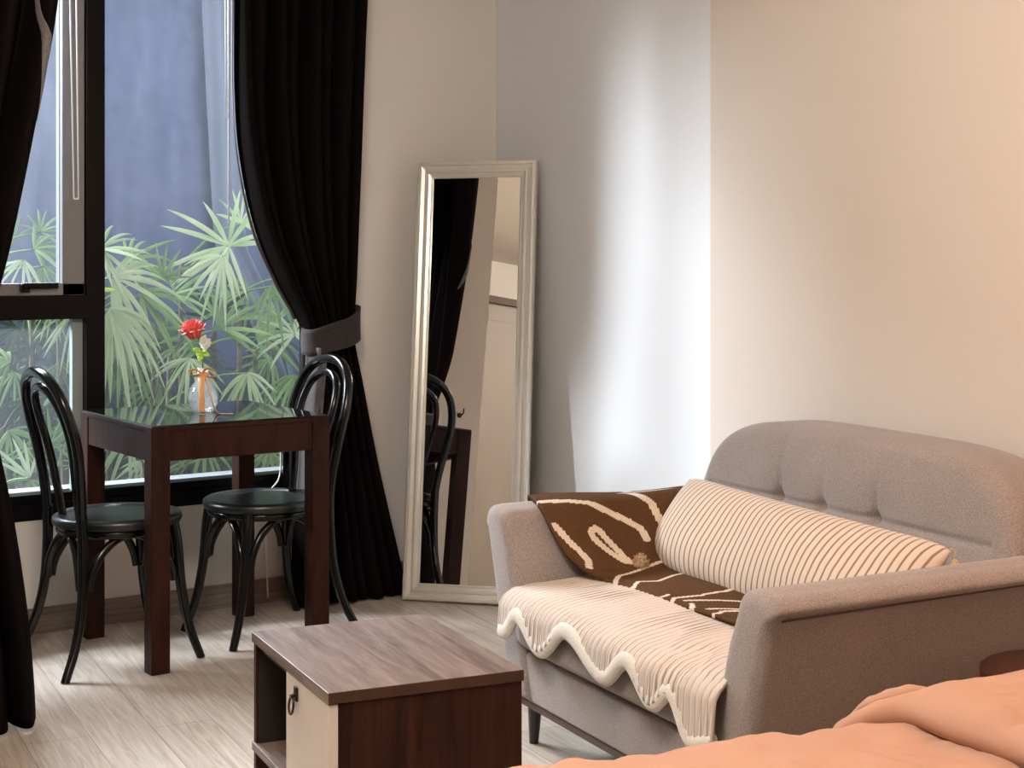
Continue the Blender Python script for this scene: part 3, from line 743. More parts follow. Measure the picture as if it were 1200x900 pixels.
for L in (True, False):
    ao = obj('arm', arm(L), M_sofa, sofa, smooth=True, world=True)
    bm = bmesh.new()                          # stitched seam along the outer side and down the front corner
    sg = 1 if L else -1; b0 = .155 if L else 1.172
    zs = .566
    pts = [S(a, b0-sg*.295*(zs-.137+.02*a/.8)-sg*.0015, zs+.02*a/.8) for a in [-.02+.84*k/20 for k in range(21)]]
    tube(bm, pts, .0022, 6)
    obj('seam', bm, M_sofadark, ao, smooth=True, world=True)
# backrest
BC, BH, BZ, BT = .600, .615, .44, .378
tufts = [.355, .535, .745]
def outline0(u):                              # arched outline in (b, z): up the left side, over the top, down the right side
    if u < .12: return BC-BH, lerp(.30, BZ, u/.12)
    if u > .88: return BC+BH, lerp(BZ, .30, (u-.88)/.12)
    an = PI*(1-(u-.12)/.76); c, s_ = math.cos(an), math.sin(an)
    return BC+BH*math.copysign(abs(c)**(2/4.6), c), BZ+BT*abs(s_)**(2/4.6)
_T = [outline0(k/6000) for k in range(6001)]; _L = [0.0]
for p_, q_ in zip(_T, _T[1:]): _L.append(_L[-1]+math.hypot(q_[0]-p_[0], q_[1]-p_[1]))
import bisect
def outline(u):
    k = min(6000, max(0, bisect.bisect_left(_L, u*_L[-1]))); return _T[k]
def face_a(b, z):
    a = .575+.125*((z-.40)/.42)
    a -= .013*math.exp(-((z-.73)/.10)**2)+.012*math.exp(-((z-.51)/.08)**2)
    for tb in tufts:
        db = b-tb
        a += .020*math.exp(-(db/.018)**2-((z-.628)/.018)**2)
        if z > .615: a += .009*math.exp(-(abs(db)/.007)**1.3)*math.exp(-((z-.615)/.13)**2)
        a += .010*math.exp(-(db/.06)**2-((z-.628)/.06)**2)
    if abs(b-BC) < BH-.06: a += .007*math.exp(-((z-.628)/.008)**2)
    return a
def back(u, v):
    ob, oz = outline(u)
    cb_ = max(BC-BH+.30, min(BC+BH-.30, ob)); cz_ = .46 if oz > .46 else oz
    R_ = .040
    L_ = math.hypot(ob-cb_, oz-cz_) or 1e-6; nb, nz = (ob-cb_)/L_, (oz-cz_)/L_
    if v < .62:                               # front panel, from the core line to the rounded rim
        t = v/.62; b = lerp(cb_, ob-nb*R_, t); z = lerp(cz_, oz-nz*R_, t); return S(face_a(b, z), b, z)
    bi, zi = ob-nb*R_, oz-nz*R_; af = face_a(bi, zi)
    if v < .78:
        th0 = math.atan(.30*max(0, nz)); Rq = R_/(1-math.sin(th0)); an = lerp(th0, PI/2, (v-.62)/.16); o_ = Rq*(math.sin(an)-math.sin(th0))
        return S(af+Rq*(math.cos(th0)-math.cos(an)), bi+nb*o_, zi+nz*o_)
    t = (v-.78)/.22; th0 = math.atan(.30*max(0, nz)); a0 = af+R_/(1-math.sin(th0))*math.cos(th0); a = lerp(a0, max(.835, a0+.03), min(1, t/.8)); k = max(0, (t-.8)/.2)
    return S(a, ob-nb*.03*k, oz-nz*.03*k)
bm = grid(260, 130, back)
bmesh.ops.remove_doubles(bm, verts=bm.verts, dist=.0002)
bmesh.ops.recalc_face_normals(bm, faces=bm.faces)
bk = obj('backrest', bm, M_sofa, sofa, smooth=True, world=True)
bm = bmesh.new()
q = []
for k in range(41):
    u = k/40; ob, oz = outline(u)
    q.append(bm.verts.new(S(.834, ob-(ob-BC)*.02, oz-.006)))
bm.faces.new(q); obj('back_panel', bm, M_sofa, bk, world=True)
for tb in tufts:
    bm = bmesh.new(); r = bmesh.ops.create_uvsphere(bm, u_segments=12, v_segments=8, radius=.008)
    for v in r['verts']: v.co = S(face_a(tb, .628)+v.co.x*.6, tb+v.co.y, .628+v.co.z)
    obj('tuft_button', bm, M_sofa, bk, smooth=True, world=True)
for a, b in ((.05, .105), (.05, 1.155), (.72, .19), (.72, 1.15)):
    bm = bmesh.new(); sgb = -1 if b < .6 else 1
    if a < .1: b = .125 if b < .6 else 1.15
    tube(bm, [S(a-.01, b-sgb*.02, .136), S(a-.004, b, 0)], [.021, .012], 14); obj('leg', bm, M_leg, sofa, smooth=True, world=True, angle=50)

# ------------------------------------------------------------------ scalloped seat cover
SCAL = [(.19, .322), (.215, .318), (.292, .372), (.412, .316), (.546, .388), (.725, .326), (.825, .384), (.93, .322), (1.0, .362), (1.085, .284), (1.165, .300)]
def scallop(b):                               # height of the hanging hem along the seat front
    for (x0, y0), (x1, y1) in zip(SCAL, SCAL[1:]):
        if b <= x1: return lerp(y0, y1, .5-.5*math.cos(PI*max(0, min(1, (b-x0)/(x1-x0)))))
    return SCAL[-1][1]
CP = [(0.50, .426), (.40, .428), (.25, .430), (.10, .428), (.0, .425), (-.042, .418), (-.066, .404)]
def cover_path(b):
    pts = [Vector((a, z)) for a, z in CP]
    e = scallop(b); pts.append(Vector((-.077, max(.386, e+.002)))); pts.append(Vector((-.082, min(e, .384))))
    return pts
def polyat(pts, t):
    L = [0]
    for p, q in zip(pts, pts[1:]): L.append(L[-1]+(q-p).length)
    s = t*L[-1]
    for i in range(len(pts)-1):
        if s <= L[i+1] or i == len(pts)-2:
            return pts[i].lerp(pts[i+1], (s-L[i])/max(1e-6, L[i+1]-L[i]))
def cover(u, v):
    bf = lerp(.195, 1.165, u); bt0 = lerp(.212, 1.128, u)
    b = lerp(bt0, bf, sstep(.68, .85, v)); p = polyat(cover_path(bf), v)
    zz = p.y+.010*math.sin(PI*u)*(1-sstep(.55, .9, v))
    wob = .004*math.sin(9*v+30*u)+.003*math.sin(21*v)
    ph = (b+wob)/.0215
    rib = abs(math.sin(PI*ph))**.6
    mod = .75+.25*math.sin(13*b+2*v)
    h = .0055*rib*mod
    front = sstep(.62, .80, v)
    return S(p.x-h*front, b, zz+h*(1-front)+.0)
cv = obj('seat_cover', grid(460, 70, cover), M_cover, smooth=True); solidify(cv, .008, -1)
tag(cv, 'cream ribbed chenille seat cover with a wavy front hem over the sofa seat', 'seat cover')
bm = bmesh.new(); tube(bm, [S(-.084, lerp(.198, 1.163, k/180), scallop(lerp(.198, 1.163, k/180))+.004) for k in range(181)], .0175, 12, flat=(.6, 1.15))
o = obj('binding', bm, M_trim, cv, smooth=True); o['label'] = 'ivory rolled binding along the wavy hem'

# ------------------------------------------------------------------ brown throw over the left arm and along the seat
def throw_surf(u, v):
    """v: from the outside of the left arm, over it and along the seat to the right arm; u: front edge to rear edge"""
    key = [(0, .035, .545, .09, .70), (.05, .016, .585, .085, .68), (.10, .030, .619, .075, .66), (.16, .085, .624, .06, .63), (.21, .138, .612, .055, .60), (.29, .200, .535, .075, .57), (.37, .262, .474, .125, .55), (.42, .315, .458, .150, .54), (.50, .42, .456, .160, .53), (.75, .78, .456, .155, .53), (1.0, 1.125, .452, .155, .53)]
    b = sinterp([(k[0], k[1]) for k in key], v); z = sinterp([(k[0], k[2]) for k in key], v)
    a0 = sinterp([(k[0], k[3]) for k in key], v); a1 = sinterp([(k[0], k[4]) for k in key], v)
    a = lerp(a0, a1, u)
    z += .004*math.sin(7*u+9*v)+.003*math.sin(15*v-4*u)
    if v > .42: z += .006*(1-sstep(0, .08, u))*math.sin(10*v)
    # the front edge droops where it bridges from the arm to the seat
    z -= .030*math.exp(-((v-.31)/.07)**2)*(1-sstep(0, .45, u))*.5
    b += .030*math.exp(-((v-.30)/.08)**2)*(1-sstep(0, .5, u))
    return S(a, b, z)
LINES = []   # (u, v) polylines of the cream pattern, filled below
def near_line(u, v):
    for wdt, pl in LINES:
        for (u0, v0), (u1, v1) in zip(pl, pl[1:]):
            du, dv = (u1-u0)*.38, (v1-v0)*1.35; L2 = du*du+dv*dv
            t = max(0, min(1, (((u-u0)*.38)*du+((v-v0)*1.35)*dv)/L2))
            x = (u-u0)*.38-du*t; y = (v-v0)*1.35-dv*t
            if x*x+y*y < wdt*wdt: return 1
    return 0
LINES += [(.0085, [(.025, .194), (.158, .197), (.267, .208), (.35, .233), (.45, .261), (.508, .281), (.515, .311)]),
    (.0075, [(.317, .361), (.308, .328), (.292, .300), (.267, .272), (.245, .262), (.215, .266), (.208, .278), (.242, .308), (.292, .356)]),
    (.008, [(.025, .250), (.058, .278), (.083, .300), (.085, .328), (.042, .352)]), (.0085, [(.50, .10), (.517, .169), (.575, .206), (.608, .225), (.633, .264), (.66, .31)]),
    (.006, [(.0, .455), (.025, .442), (.133, .408), (.275, .397), (.5, .38)]), (.006, [(.0, .511), (.117, .480), (.225, .500), (.417, .469), (.6, .455)]),
    (.006, [(.0, .603), (.06, .60)]), (.006, [(.0, .639), (.05, .625), (.2, .642), (.408, .636), (.62, .60)]), (.005, [(.067, .650), (.183, .675), (.325, .700), (.6, .735)]),
    (.006, [(.0, .703), (.058, .675)]), (.005, [(.067, .717), (.217, .742), (.5, .80)]), (.006, [(.0, .764), (.108, .744), (.192, .752), (.35, .80)]), (.006, [(.05, .86), (.25, .84), (.5, .90)])]
th = obj('throw_blanket', grid(110, 340, throw_surf, mi=near_line), [M_throw, M_throwl], smooth=True); solidify(th, .010, 1)
tag(th, 'brown knitted throw with cream line pattern over the left sofa arm and seat', 'throw')

# ------------------------------------------------------------------ long striped cushion
pc = thing('lumbar_cushion', 'long cream cushion with thin brown stripes leaning on the sofa back', 'cushion', S(.44, .655, .45))
PU = (S(.44, 1.17, .540)-S(.44, .135, .560)); phw = PU.length/2; PU.normalize()
PV = (S(.53, .6, .668)-S(.365, .6, .443)); phh = PV.length/2-.004; PV.normalize(); PNn = PU.cross(PV).normalized()
if PNn.z < 0: PNn = -PNn
PC = S(.440, .652, .545)
def pil(sgn):
    def fn(u, v):
        x, y = 2*u-1, 2*v-1
        t = .074*(max(0, 1-abs(x)**5))**.55*(max(0, 1-abs(y)**2.6))**.6
        ex = 1-.03*(1-y*y)*abs(x)**4; ey = 1-.10*(1-(x*x)**3)*0-.05*(1-abs(x)**6)*(abs(y)**3)*.0
        pinch = 1-.10*abs(x)**14
        wob = .006*math.sin(5*x+2*y)
        sag = -.012*math.sin(PI*u)
        return PC+PU*(x*phw*ex)+PV*(y*phh*ey*pinch+sag*.5)+PNn*(sgn*(t+wob*(1-abs(y)**4)*(1-abs(x)**4)*sgn))
    return fn
bm = bmesh.new(); grid(120, 36, pil(1), bm); grid(120, 36, pil(-1), bm); bmesh.ops.remove_doubles(bm, verts=bm.verts, dist=.0008); bmesh.ops.recalc_face_normals(bm, faces=bm.faces)
obj('cover', bm, M_stripe, pc, smooth=True, world=True)
def pompom(c, r, n, seed, drop=0):
    bm = bmesh.new(); rn = random.Random(seed); c = Vector(c)
    q = bmesh.ops.create_uvsphere(bm, u_segments=14, v_segments=10, radius=r*.72)
    bmesh.ops.translate(bm, vec=c, verts=q['verts'])
    for k in range(n):
        d = Vector((rn.gauss(0, 1), rn.gauss(0, 1), rn.gauss(0, 1)+drop)).normalized()
        t = Vector((rn.gauss(0, 1), rn.gauss(0, 1), rn.gauss(0, 1))).normalized()*.3
        tube(bm, [c+d*r*.5, c+d*r*.85+t*r*.2, c+d*r*1.05+t*r*.45], r*.07, 4)
    return bm
obj('pompom', pompom(S(.280, .272, .474), .021, 160, 2), M_tassel, pc, smooth=True, world=True)
tp = PC+PU*phw*.985+PV*phh*.93
bm = bmesh.new(); tube(bm, spline([tp, tp+PU*.012-PNn*.0, tp+PU*.016+Vector((0, 0, -.010)), tp+PU*.016+Vector((0, 0, -.018))], 5), .0022, 6)
c0 = tp+PU*.016+Vector((0, 0, -.016))
lathe(bm, [(0, 0), (.006, -.004), (.012, -.018), (.013, -.030), (.010, -.040), (0, -.042)], 14, c0)
obj('tassel', bm, M_tassel, pc, smooth=True, world=True)

# ------------------------------------------------------------------ walnut cabinet in front of the sofa
CR = math.radians(-10.2)
cb = thing('coffee_cabinet', 'low walnut cabinet with open niche and cream door in front of the sofa', 'cabinet', (1.642, 2.823, 0), CR)
cw, cdp, chh = .402, .530, .450               # local x: right, local y: away
hx, hy = cw/2, cdp/2
bm = bmesh.new(); box2(bm, (-hx, -hy, chh-.022), (hx, hy, chh), .0015); 
for f in bm.faces:
    f.normal_update()
    if f.normal.y < -.9 or f.normal.x > .9: f.material_index = 1  # near and right edges get the shade-darkened walnut
obj('top', bm, [M_walnut_top, M_edge_shade], cb)
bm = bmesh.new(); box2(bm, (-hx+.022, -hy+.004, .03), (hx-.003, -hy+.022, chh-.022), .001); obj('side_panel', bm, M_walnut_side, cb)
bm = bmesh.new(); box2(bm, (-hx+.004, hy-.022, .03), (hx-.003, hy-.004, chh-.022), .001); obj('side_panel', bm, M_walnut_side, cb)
bm = bmesh.new(); box2(bm, (hx-.018, -hy+.022, .03), (hx-.004, hy-.022, chh-.022)); obj('back_panel', bm, M_niche, cb)
bm = bmesh.new(); box2(bm, (-hx+.03, .0, .03), (hx-.018, .016, chh-.022)); obj('divider', bm, M_niche, cb)
bm = bmesh.new(); box2(bm, (-hx, .002, .196), (hx-.018, hy-.002, .214), .001); obj('shelf', bm, M_walnut_top, cb)
bm = bmesh.new(); box2(bm, (-hx+.02, .016, .405), (hx-.018, hy-.022, chh-.023)); box2(bm, (-hx+.01, hy-.026, .214), (hx-.018, hy-.0215, .41)); obj('niche_shade_lining', bm, M_niche, cb)  # near-black sheets added so the niche looks deep in shade
bm = bmesh.new(); box2(bm, (-hx+.045, .018, .05), (-hx+.06, hy-.024, .192), .001); obj('drawer_front', bm, M_cream, cb)
bm = bmesh.new(); box2(bm, (-hx+.002, -hy+.004, .045), (-hx+.021, .012, chh-.024), .0012); dr = obj('door', bm, M_cream, cb); dr['label'] = 'cream lacquered door'
bm = bmesh.new(); kx, ky, kz = -hx+.002, -.062, .388
box2(bm, (kx-.005, ky-.010, kz-.004), (kx, ky+.010, kz+.024), .002)
tube(bm, [(kx-.004, ky, kz+.008), (kx-.014, ky, kz+.006)], .0045, 10)
tube(bm, [(kx-.012+.002*math.cos(a*PI/12), ky+.0145*math.sin(a*PI/12), kz-.012+.0165*math.cos(a*PI/12)) for a in range(24)], .0026, 8, closed=True)
obj('ring_pull', bm, M_bronze, dr, smooth=True, angle=40)['label'] = 'aged bronze ring pull'
for x in (-hx+.05, hx-.04):
    for y in (-hy+.04, hy-.04):
        bm = bmesh.new(); tube(bm, [(x, y, .032), (x, y, 0)], [.018, .015], 12); obj('foot', bm, M_leg, cb, smooth=True, angle=50)

# ------------------------------------------------------------------ round side table between sofa and bed
stb = thing('side_table', 'round dark mahogany side table between the sofa and the bed', 'table', (2.637, 1.887, 0))
bm = bmesh.new(); lathe(bm, [(0, .46), (.165, .46), (.170, .456), (.170, .437), (.165, .433), (0, .433)], 56); obj('tabletop', bm, M_sidetop, stb, smooth=True, angle=40)
for k in range(3):
    a = PI/2+k*2*PI/3; c, s = math.cos(a), math.sin(a)
    bm = bmesh.new(); tube(bm, [(.07*c, .07*s, .434), (.13*c, .13*s, 0)], [.016, .010], 12); obj('leg', bm, M_leg, stb, smooth=True, angle=50)

# ------------------------------------------------------------------ bed
BO = Vector((1.32, 1.94, 0)); BXd, BYd = Vector((.9695, -.2450, 0)), Vector((-.2450, -.9695, 0))   # bed far edge runs along BXd; BYd towards the camera
def Bp(x, y, z): return BO+BXd*x+BYd*y+Vector((0, 0, z))
bd = thing('bed', 'bed dressed in salmon cotton in the right foreground', 'bed', Bp(.6, .7, 0))
def bedbox(x0, x1, y0, y1, z0, z1, bev):
    bm = bmesh.new(); box2(bm, (x0, y0, z0), (x1, y1, z1), bev, 0, 4)
    for v in bm.verts: v.co = Bp(*v.co)
    bmesh.ops.recalc_face_normals(bm, faces=bm.faces); return bm
obj('bed_base', bedbox(-.18, 1.52, .05, 1.45, .04, .24, .01), M_bedwood, bd, world=True)
obj('mattress', bedbox(-.20, 1.54, .03, 1.47, .24, .465, .04), M_sheet, bd, smooth=True, world=True, angle=60)
def wr(x, y, s=1.0):
    return noise.noise(Vector((x*s, y*s, .3)))
def duv(u, v):
    x = lerp(-.34, 1.55, u); y = lerp(-.16, 1.50, v)
    zt = .498+.010*wr(x, y, 5)+.006*wr(x*1.7+y, y, 9)+.010*abs(wr(x*1.3-y*.8, y+x*.4, 16))-.009*abs(wr(x+y*.7, y*.6-x, 10))
    # rounded fall over the far side and over the left end
    ex = max(0, -.10-x)/.24; ey = max(0, .035-y)/.195
    k = min(1, math.hypot(ex, ey))
    xx = x+(.11*ex**1.5 if ex > 0 else 0); yy = y-.0+(.085*ey**1.3 if ey > 0 else 0)
    z = zt-.20*(1-math.sqrt(max(0, 1-k**2)))-.06*k
    return Bp(xx, yy, z)
dv = obj('duvet', grid(150, 120, duv), M_duvet, smooth=True); solidify(dv, .012, -1)
tag(dv, 'salmon-orange cotton duvet spread flat over the bed', 'duvet')
EDGE = [(-.10, .60), (0.0, .635), (.04, .690), (.17, .712), (.27, .728), (.6, .76), (1.5, .80)]
LIP = [(.055, .006), (.02, .011), (-.006, .022), (-.012, .038), (.000, .055), (.028, .068), (.080, .076), (.18, .078), (.34, .075), (.56, .070), (.80, .062)]
def flap(u, v):
    y0_ = lerp(-.135, 1.35, v**1.25)
    y = y0_
    xe = sinterp(EDGE, max(-.1, y))
    k = u*(len(LIP)-1); i = min(len(LIP)-2, int(k)); f = k-i
    dx = sinterp([(j, LIP[j][0]) for j in range(len(LIP))], k); dz = sinterp([(j, LIP[j][1]) for j in range(len(LIP))], k)
    ey = max(0, .075-y)/.21; kk = min(1, ey)
    scale = lerp(1, .55, sstep(.0, 1, ey)) if u < .5 else 1
    x = xe+dx; ysh = .62*max(0, dx-.03)*(1-v)
    fold = .010*math.sin(9*(x-y*.8))*sstep(.35, .6, u)+(.012*wr(x*1.2-y, y, 5)+.022*abs(wr(x*1.5+y*.5, y*1.2-x*.6, 9))-.014*abs(wr(x*.8-y*1.6, y*.5, 15)))*sstep(.25, .5, u)
    z = .497+dz*scale+fold-(.16*(1-math.sqrt(max(0, 1-kk*kk)))+.03*kk)*sstep(.1, .55, u)-.10*kk*kk*(1-sstep(.1, .55, u))
    yy = y+(.075*ey**1.3 if ey > 0 else 0)-.018*sstep(.3, .6, u)*(1 if ey > 0 else 0)*ey
    return Bp(x, yy+ysh, z)
fl = obj('duvet_fold', grid(110, 110, flap), M_duvet, dv, smooth=True, world=True); solidify(fl, .010, -1)
fl['label'] = 'turned-back puffy fold of the duvet'

# ------------------------------------------------------------------ far-left wardrobe (seen in the mirror)
wd = thing('wardrobe', 'cream built-in wardrobe with brown top rail, seen in the tall mirror', 'wardrobe', (-1.1, 2.3, 0))
bm = bmesh.new(); box2(bm, (-1.395, .9, 0), (-1.12, 3.07, 2.22)); obj('carcass', bm, M_ward, wd, world=True)
bm = bmesh.new(); box2(bm, (-1.395, .9, 2.22), (-1.09, 3.07, 2.27), .003); obj('top_rail', bm, M_bedwood, wd, world=True)
for k in range(3):
    y1 = 2.99-k*.69; y0 = y1-.675
    bm = bmesh.new(); box2(bm, (-1.12, y0, .06), (-1.098, y1, 2.205), .002)
    for a, b in (((-1.099, y0+.08, 2.10), (-1.094, y1-.08, 2.115)), ((-1.099, y0+.08, .14), (-1.094, y1-.08, .155)), ((-1.099, y0+.08, .14), (-1.094, y0+.095, 2.115)), ((-1.099, y1-.095, .14), (-1.094, y1-.08, 2.115))): box2(bm, a, b)
    d = obj('door', bm, M_ward, wd, world=True)
    bm = bmesh.new(); box2(bm, (-1.094, y0+.03, 1.0), (-1.075, y0+.042, 1.16), .003); obj('handle', bm, M_bronze, d, world=True)

# ------------------------------------------------------------------ wall lamp, and a globe added as room fill
def lampmat(name, c, s):
    m, n, l, b = newmat(name)
    b.inputs['Base Color'].default_value = (.8, .75, .65, 1); b.inputs['Emission Color'].default_value = col4(c); b.inputs['Emission Strength'].default_value = s
    return m
def point(name, loc, power, color, r):
    l = bpy.data.lights.new(name, 'POINT'); l.energy = power; l.color = color; l.shadow_soft_size = r
    o = bpy.data.objects.new(name, l); COL.objects.link(o); o.location = loc; return o
# warm wall lamp on the beige wall, right of the photograph
q = wallpt(4.05, .035, 1.72)
wl = thing('wall_lamp', 'warm bedside wall lamp on the beige wall', 'lamp', q)
bm = bmesh.new(); box2(bm, (-.02, -.04, -.06), (0, .04, .06), .004); tube(bm, [(-.01, 0, 0), (-.12, 0, .0), (-.14, 0, .03)], .008, 10); obj('bracket', bm, M_bronze, wl)
bm = bmesh.new(); lathe(bm, [(.09, -.02), (.065, .15), (.063, .15), (.088, -.02)], 32, (-.14, 0, .0)); obj('lamp_shade', bm, lampmat('warm_lamp_shade', (1, .55, .25), 3.0), wl, smooth=True)
point('wall_lamp_bulb', q-AX*.20+Vector((0, 0, .05)), 19, (1.0, .44, .22), .09)
# unseen globe under the ceiling, added as fill to brighten the room
gl = thing('fill_globe', 'added opal fill globe under the ceiling, out of view', 'lamp', (.75, 1.9, CEIL))
bm = bmesh.new(); lathe(bm, [(0, 0), (.07, 0), (.07, -.02), (.02, -.03), (.02, -.06), (0, -.06)], 28); obj('rose', bm, M_white, gl, smooth=True, angle=40)
bm = bmesh.new(); lathe(bm, [(0, -.05)]+[(.15*math.sin(PI*k/16), -.20+.15*math.cos(PI*k/16)) for k in range(1, 16)]+[(0, -.35)], 32)
sh = obj('globe', bm, lampmat('fill_globe_opal', (1, .86, .72), 4.0), gl, smooth=True); sh.visible_shadow = True
for dx, dy in ((-.22, 0), (.22, 0), (0, -.22), (0, .22)):
    point('fill_globe_glow', (.75+dx, 1.9+dy, CEIL-.26), 28, (1, .90, .80), .12)

# ------------------------------------------------------------------ lady palms outside
def fan(name, hub, dirv, face, L, n, spread, droop, wdt, mat, root, seed):
    """one palmate leaf: n pleated blades radiating from hub around dirv in the plane facing `face`"""
    rn = random.Random(seed); bm = bmesh.new()
    d = Vector(dirv).normalized(); f = Vector(face); f = (f-d*f.dot(d)).normalized(); s = f.cross(d)
    hub = Vector(hub)
    for k in range(n):
        t = (k/(n-1)-.5)*2 if n > 1 else 0
        an = t*spread+rn.uniform(-.13, .13)
        bd_ = (d*math.cos(an)+s*math.sin(an)+f*rn.uniform(-.12, .32)).normalized()
        LL_ = L*(1-.30*abs(t)**1.6)*rn.uniform(.84, 1.08); w_ = wdt*rn.uniform(.8, 1.25)
        side = f.cross(bd_).normalized(); dr = droop*rn.uniform(.6, 1.35)
        m = 7; rows = []
        for i in range(m+1):
            x = i/m
            p = hub+bd_*(LL_*x)+Vector((0, 0, -1))*(dr*LL_*x*x)
            p -= bd_*(dr*LL_*.30*x*x)
            ww = w_*(.35+.65*min(1, x/.28)) if x < .28 else w_*(1-((x-.28)/.72)**2.4*.93)
            rows.append((bm.verts.new(p+side*ww/2-f*ww*.14), bm.verts.new(p), bm.verts.new(p-side*ww/2-f*ww*.14)))
        for a, b in zip(rows, rows[1:]):
            bm.faces.new((a[0], a[1], b[1], b[0])); bm.faces.new((a[1], a[2], b[2], b[1]))
    return obj(name, bm, mat, root, smooth=True, world=True)
def petiole(hub, base, root, mat):
    bm = bmesh.new(); h, b = Vector(hub), Vector(base)
    mid = b.lerp(h, .55)+Vector((0, 0, .10*(h-b).length))
    tube(bm, spline([b, mid, h], 6), [.006-.0025*i/12 for i in range(13)], 6)
    return obj('leaf_stalk', bm, mat, root, smooth=True, world=True)
PG = 'lady palms outside the window'
def palm(label, base, canes, fans, seed):
    """canes: heights (dx, dy, top); fans: (px, py, Y, reach in px, direction in degrees on the picture plane, droop, blades, spread, kind)"""
    root = thing('lady_palm', label, 'palm', (base[0], base[1], .33), 0, PG)
    rn = random.Random(seed); tops = []
    for dx, dy, top in canes:
        b = Vector((base[0]+dx*.4, base[1]+dy*.4, .32)); t = Vector((base[0]+dx, base[1]+dy, top))
        bm = bmesh.new(); tube(bm, spline([b, b.lerp(t, .5)+Vector((dx*.1, 0, 0)), t], 8), [.014-.004*i/16 for i in range(17)], 8); obj('cane', bm, M_cane, root, smooth=True, world=True); tops.append((b, t))
    for i, (px, py, Y, rp, deg, droop, n, spread, kind) in enumerate(fans):
        hub = onplane(px, py, Y); dep = hub.x*UY+hub.y*UX; L = rp*dep/F
        a = math.radians(deg); d = Vector((UX*math.cos(a), -UY*math.cos(a)*.6, math.sin(a)))
        face = Vector((-UY*.75+rn.uniform(-.2, .2), -UX, rn.uniform(.15, .55)))
        mat = {'l': M_leaf, 'p': M_leaflit, 'd': M_leafshade, 'y': M_leafyel}[kind]
        fan('frond', hub, d, face, L, n, spread, droop, L*(.066 if kind != 'y' else .2), mat, root, seed*100+i)
        bt_ = min(tops, key=lambda q: (q[1]-hub).length)
        st = bt_[0].lerp(bt_[1], max(.15, min(1, (hub.z-.12-bt_[0].z)/max(.05, bt_[1].z-bt_[0].z))))
        petiole(hub, st, root, M_leaf if kind != 'd' else M_leafshade)
    return root
palm('tallest lady palm, its fan of leaves highest in the big window pane', (2.62, 6.15), [(0, 0, 1.22), (.12, .05, .98), (-.06, .1, .8)], [
    (268, 288, 6.05, 92, 150, .14, 12, 2.5, 'p'), (262, 300, 6.0, 80, 235, .25, 9, 1.1, 'p'), (282, 262, 6.2, 60, 60, .2, 8, 1.5, 'p'), (318, 335, 6.0, 60, 285, .5, 7, 1.0, 'l'), (345, 322, 6.1, 52, 250, .5, 7, 1.2, 'l'), (292, 340, 6.3, 60, 200, .3, 8, 1.6, 'l')], 11)
palm('leafy lady palm rising beside the black mullion, with one yellow-green leaf', (2.10, 6.0), [(-.05, 0, 1.18), (.06, .06, 1.02), (.15, -.02, .85)], [
    (118, 292, 5.9, 72, 10, .28, 9, 1.5, 'p'), (190, 328, 6.0, 58, 105, .10, 9, 1.5, 'l'), (132, 325, 5.85, 105, -12, .40, 10, 1.2, 'p'), (128, 362, 5.8, 100, -48, .50, 10, 1.1, 'p'), (165, 345, 6.0, 85, -25, .45, 9, 1.1, 'l'), (118, 340, 5.75, 26, 5, .10, 2, .12, 'y'), (142, 395, 5.9, 78, -70, .5, 9, 1.2, 'l'), (205, 345, 6.1, 66, 35, .2, 9, 1.3, 'l'), (150, 305, 6.1, 70, 25, .3, 8, 1.2, 'l')], 12)
palm('drooping lady palm right behind the rose and vase', (2.42, 5.95), [(0, 0, .98), (.1, .08, .85), (-.1, .05, .8)], [
    (222, 420, 5.85, 66, 262, .35, 10, 1.35, 'p'), (290, 437, 5.85, 60, 275, .40, 11, 1.45, 'p'), (258, 385, 6.1, 80, 40, .2, 9, 1.3, 'l'), (250, 372, 6.2, 72, 100, .1, 9, 1.2, 'd'), (188, 452, 5.95, 60, 215, .2, 6, .8, 'l'), (300, 395, 6.1, 70, 15, .35, 9, 1.2, 'l'), (240, 400, 6.2, 85, 165, .35, 9, 1.0, 'l'), (275, 360, 6.3, 75, 150, .3, 8, 1.1, 'l')], 13)
palm('lady palm showing between the vase and the tied dark curtain', (2.86, 6.1), [(0, 0, 1.02), (.1, .05, .85)], [
    (345, 392, 6.0, 62, 95, .25, 11, 2.2, 'p'), (325, 378, 6.2, 62, 150, .3, 9, 1.5, 'l'), (345, 440, 6.0, 64, 255, .4, 10, 1.3, 'l'), (318, 420, 6.2, 66, 215, .4, 9, 1.3, 'l'), (355, 355, 6.2, 60, 60, .3, 8, 1.4, 'l'), (352, 480, 6.1, 56, 265, .4, 8, 1.3, 'd')], 14)
palm('low lady palm seen beneath the table through the big pane', (2.20, 5.85), [(0, 0, .62), (.22, .05, .6)], [
    (152, 512, 5.75, 66, 255, .45, 8, 1.3, 'p'), (240, 520, 5.85, 60, 270, .4, 9, 1.5, 'l'), (315, 528, 5.9, 58, 265, .4, 9, 1.4, 'l'), (165, 540, 5.75, 46, 230, .2, 5, .8, 'p'), (280, 500, 6.0, 60, 280, .4, 8, 1.4, 'd'), (345, 540, 6.0, 46, 200, .3, 7, 1.2, 'l'), (205, 500, 6.1, 60, 300, .4, 8, 1.2, 'd')], 15)
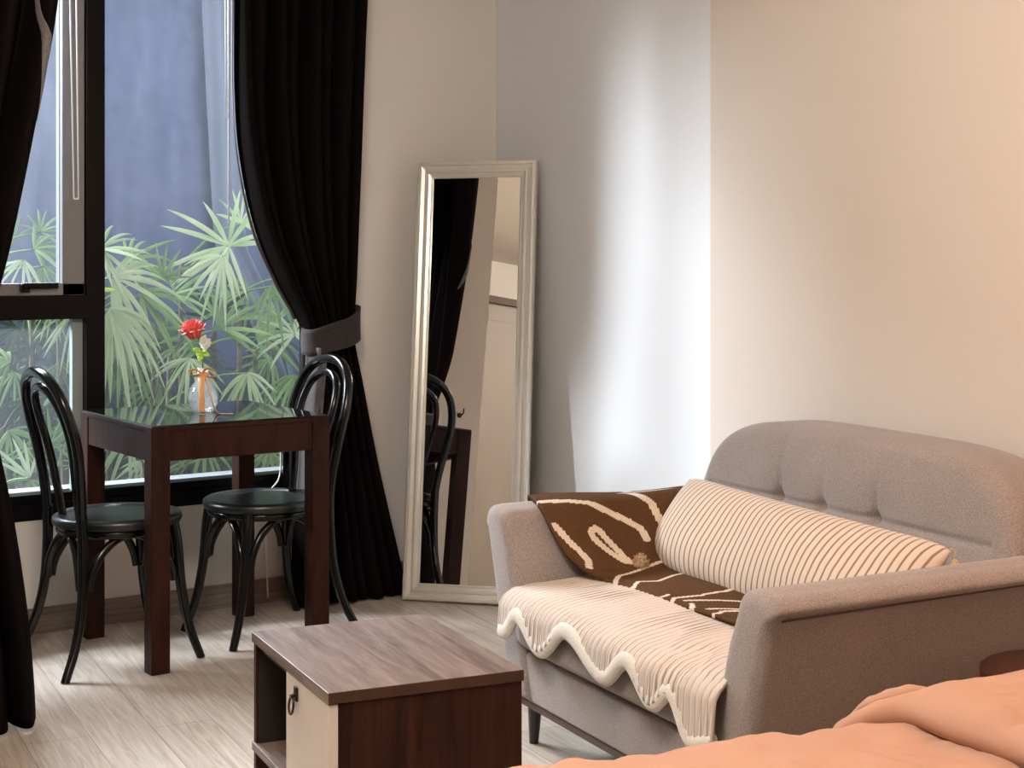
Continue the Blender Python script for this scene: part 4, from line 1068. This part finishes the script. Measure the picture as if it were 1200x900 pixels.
palm('lady palm seen through the upper left sash beside the near-black curtain', (1.72, 6.1), [(0, 0, 1.2), (-.1, .05, 1.1)], [
    (48, 272, 6.0, 48, 60, .2, 8, 1.4, 'l'), (40, 292, 5.95, 70, 15, .4, 9, 1.2, 'l'), (28, 305, 5.9, 52, 250, .4, 8, 1.3, 'p'), (52, 312, 5.9, 44, 285, .4, 8, 1.2, 'l'), (15, 285, 6.1, 60, 130, .3, 8, 1.2, 'l')], 16)
palm('lady palm filling the top of the lower left pane, blades hanging down', (1.95, 6.0), [(0, 0, 1.05), (-.15, .05, .98)], [
    (88, 366, 5.85, 62, 255, .35, 8, 1.1, 'p'), (62, 360, 5.9, 40, 270, .3, 6, 1.0, 'p'), (45, 402, 6.1, 66, 110, .15, 12, 2.4, 'd'), (20, 385, 6.0, 60, 200, .4, 8, 1.3, 'd'), (70, 425, 6.1, 60, 300, .35, 9, 1.3, 'l'), (30, 362, 6.1, 40, 280, .3, 7, 1.2, 'l')], 17)
palm('lady palm low behind the left chair back in the lower left pane', (1.66, 5.85), [(0, 0, .72), (.14, .04, .62)], [
    (12, 425, 5.8, 66, 175, .4, 9, 1.3, 'l'), (35, 560, 5.7, 66, 118, .05, 5, .6, 'p'), (36, 562, 5.7, 50, 290, .2, 5, .9, 'l'), (60, 520, 5.8, 56, 70, .2, 9, 1.8, 'l'), (85, 505, 5.9, 54, 200, .3, 9, 1.5, 'l'), (30, 470, 5.95, 66, 260, .4, 10, 1.5, 'd'), (75, 460, 6.0, 66, 240, .35, 10, 1.6, 'd'), (95, 545, 5.8, 40, 120, .2, 6, 1.2, 'l'), (10, 505, 5.8, 56, 320, .3, 8, 1.2, 'l')], 18)
# dense fronds deeper in the bed, mostly in the shade-darkened leaf colour
rb = random.Random(5)
for lab, x0, x1, base, sd in (('dark lady palm deep in the bed behind the lower left pane', -20, 105, (1.9, 6.55), 21), ('dark lady palm deep in the bed behind the table', 118, 235, (2.42, 6.55), 22), ('dark lady palm deep in the bed behind the right chair', 235, 365, (2.95, 6.55), 23)):
    palm(lab, base, [(0, 0, .95), (.18, .0, .85), (-.18, .05, .9)], [(rb.uniform(x0, x1), rb.uniform(375, 545), rb.uniform(6.3, 6.6), rb.uniform(50, 72), rb.choice([250, 270, 290, 200, 340, 110, 80]), rb.uniform(.2, .5), rb.randint(8, 11), rb.uniform(1.1, 1.8), rb.choice('ddl')) for k in range(13)], sd)
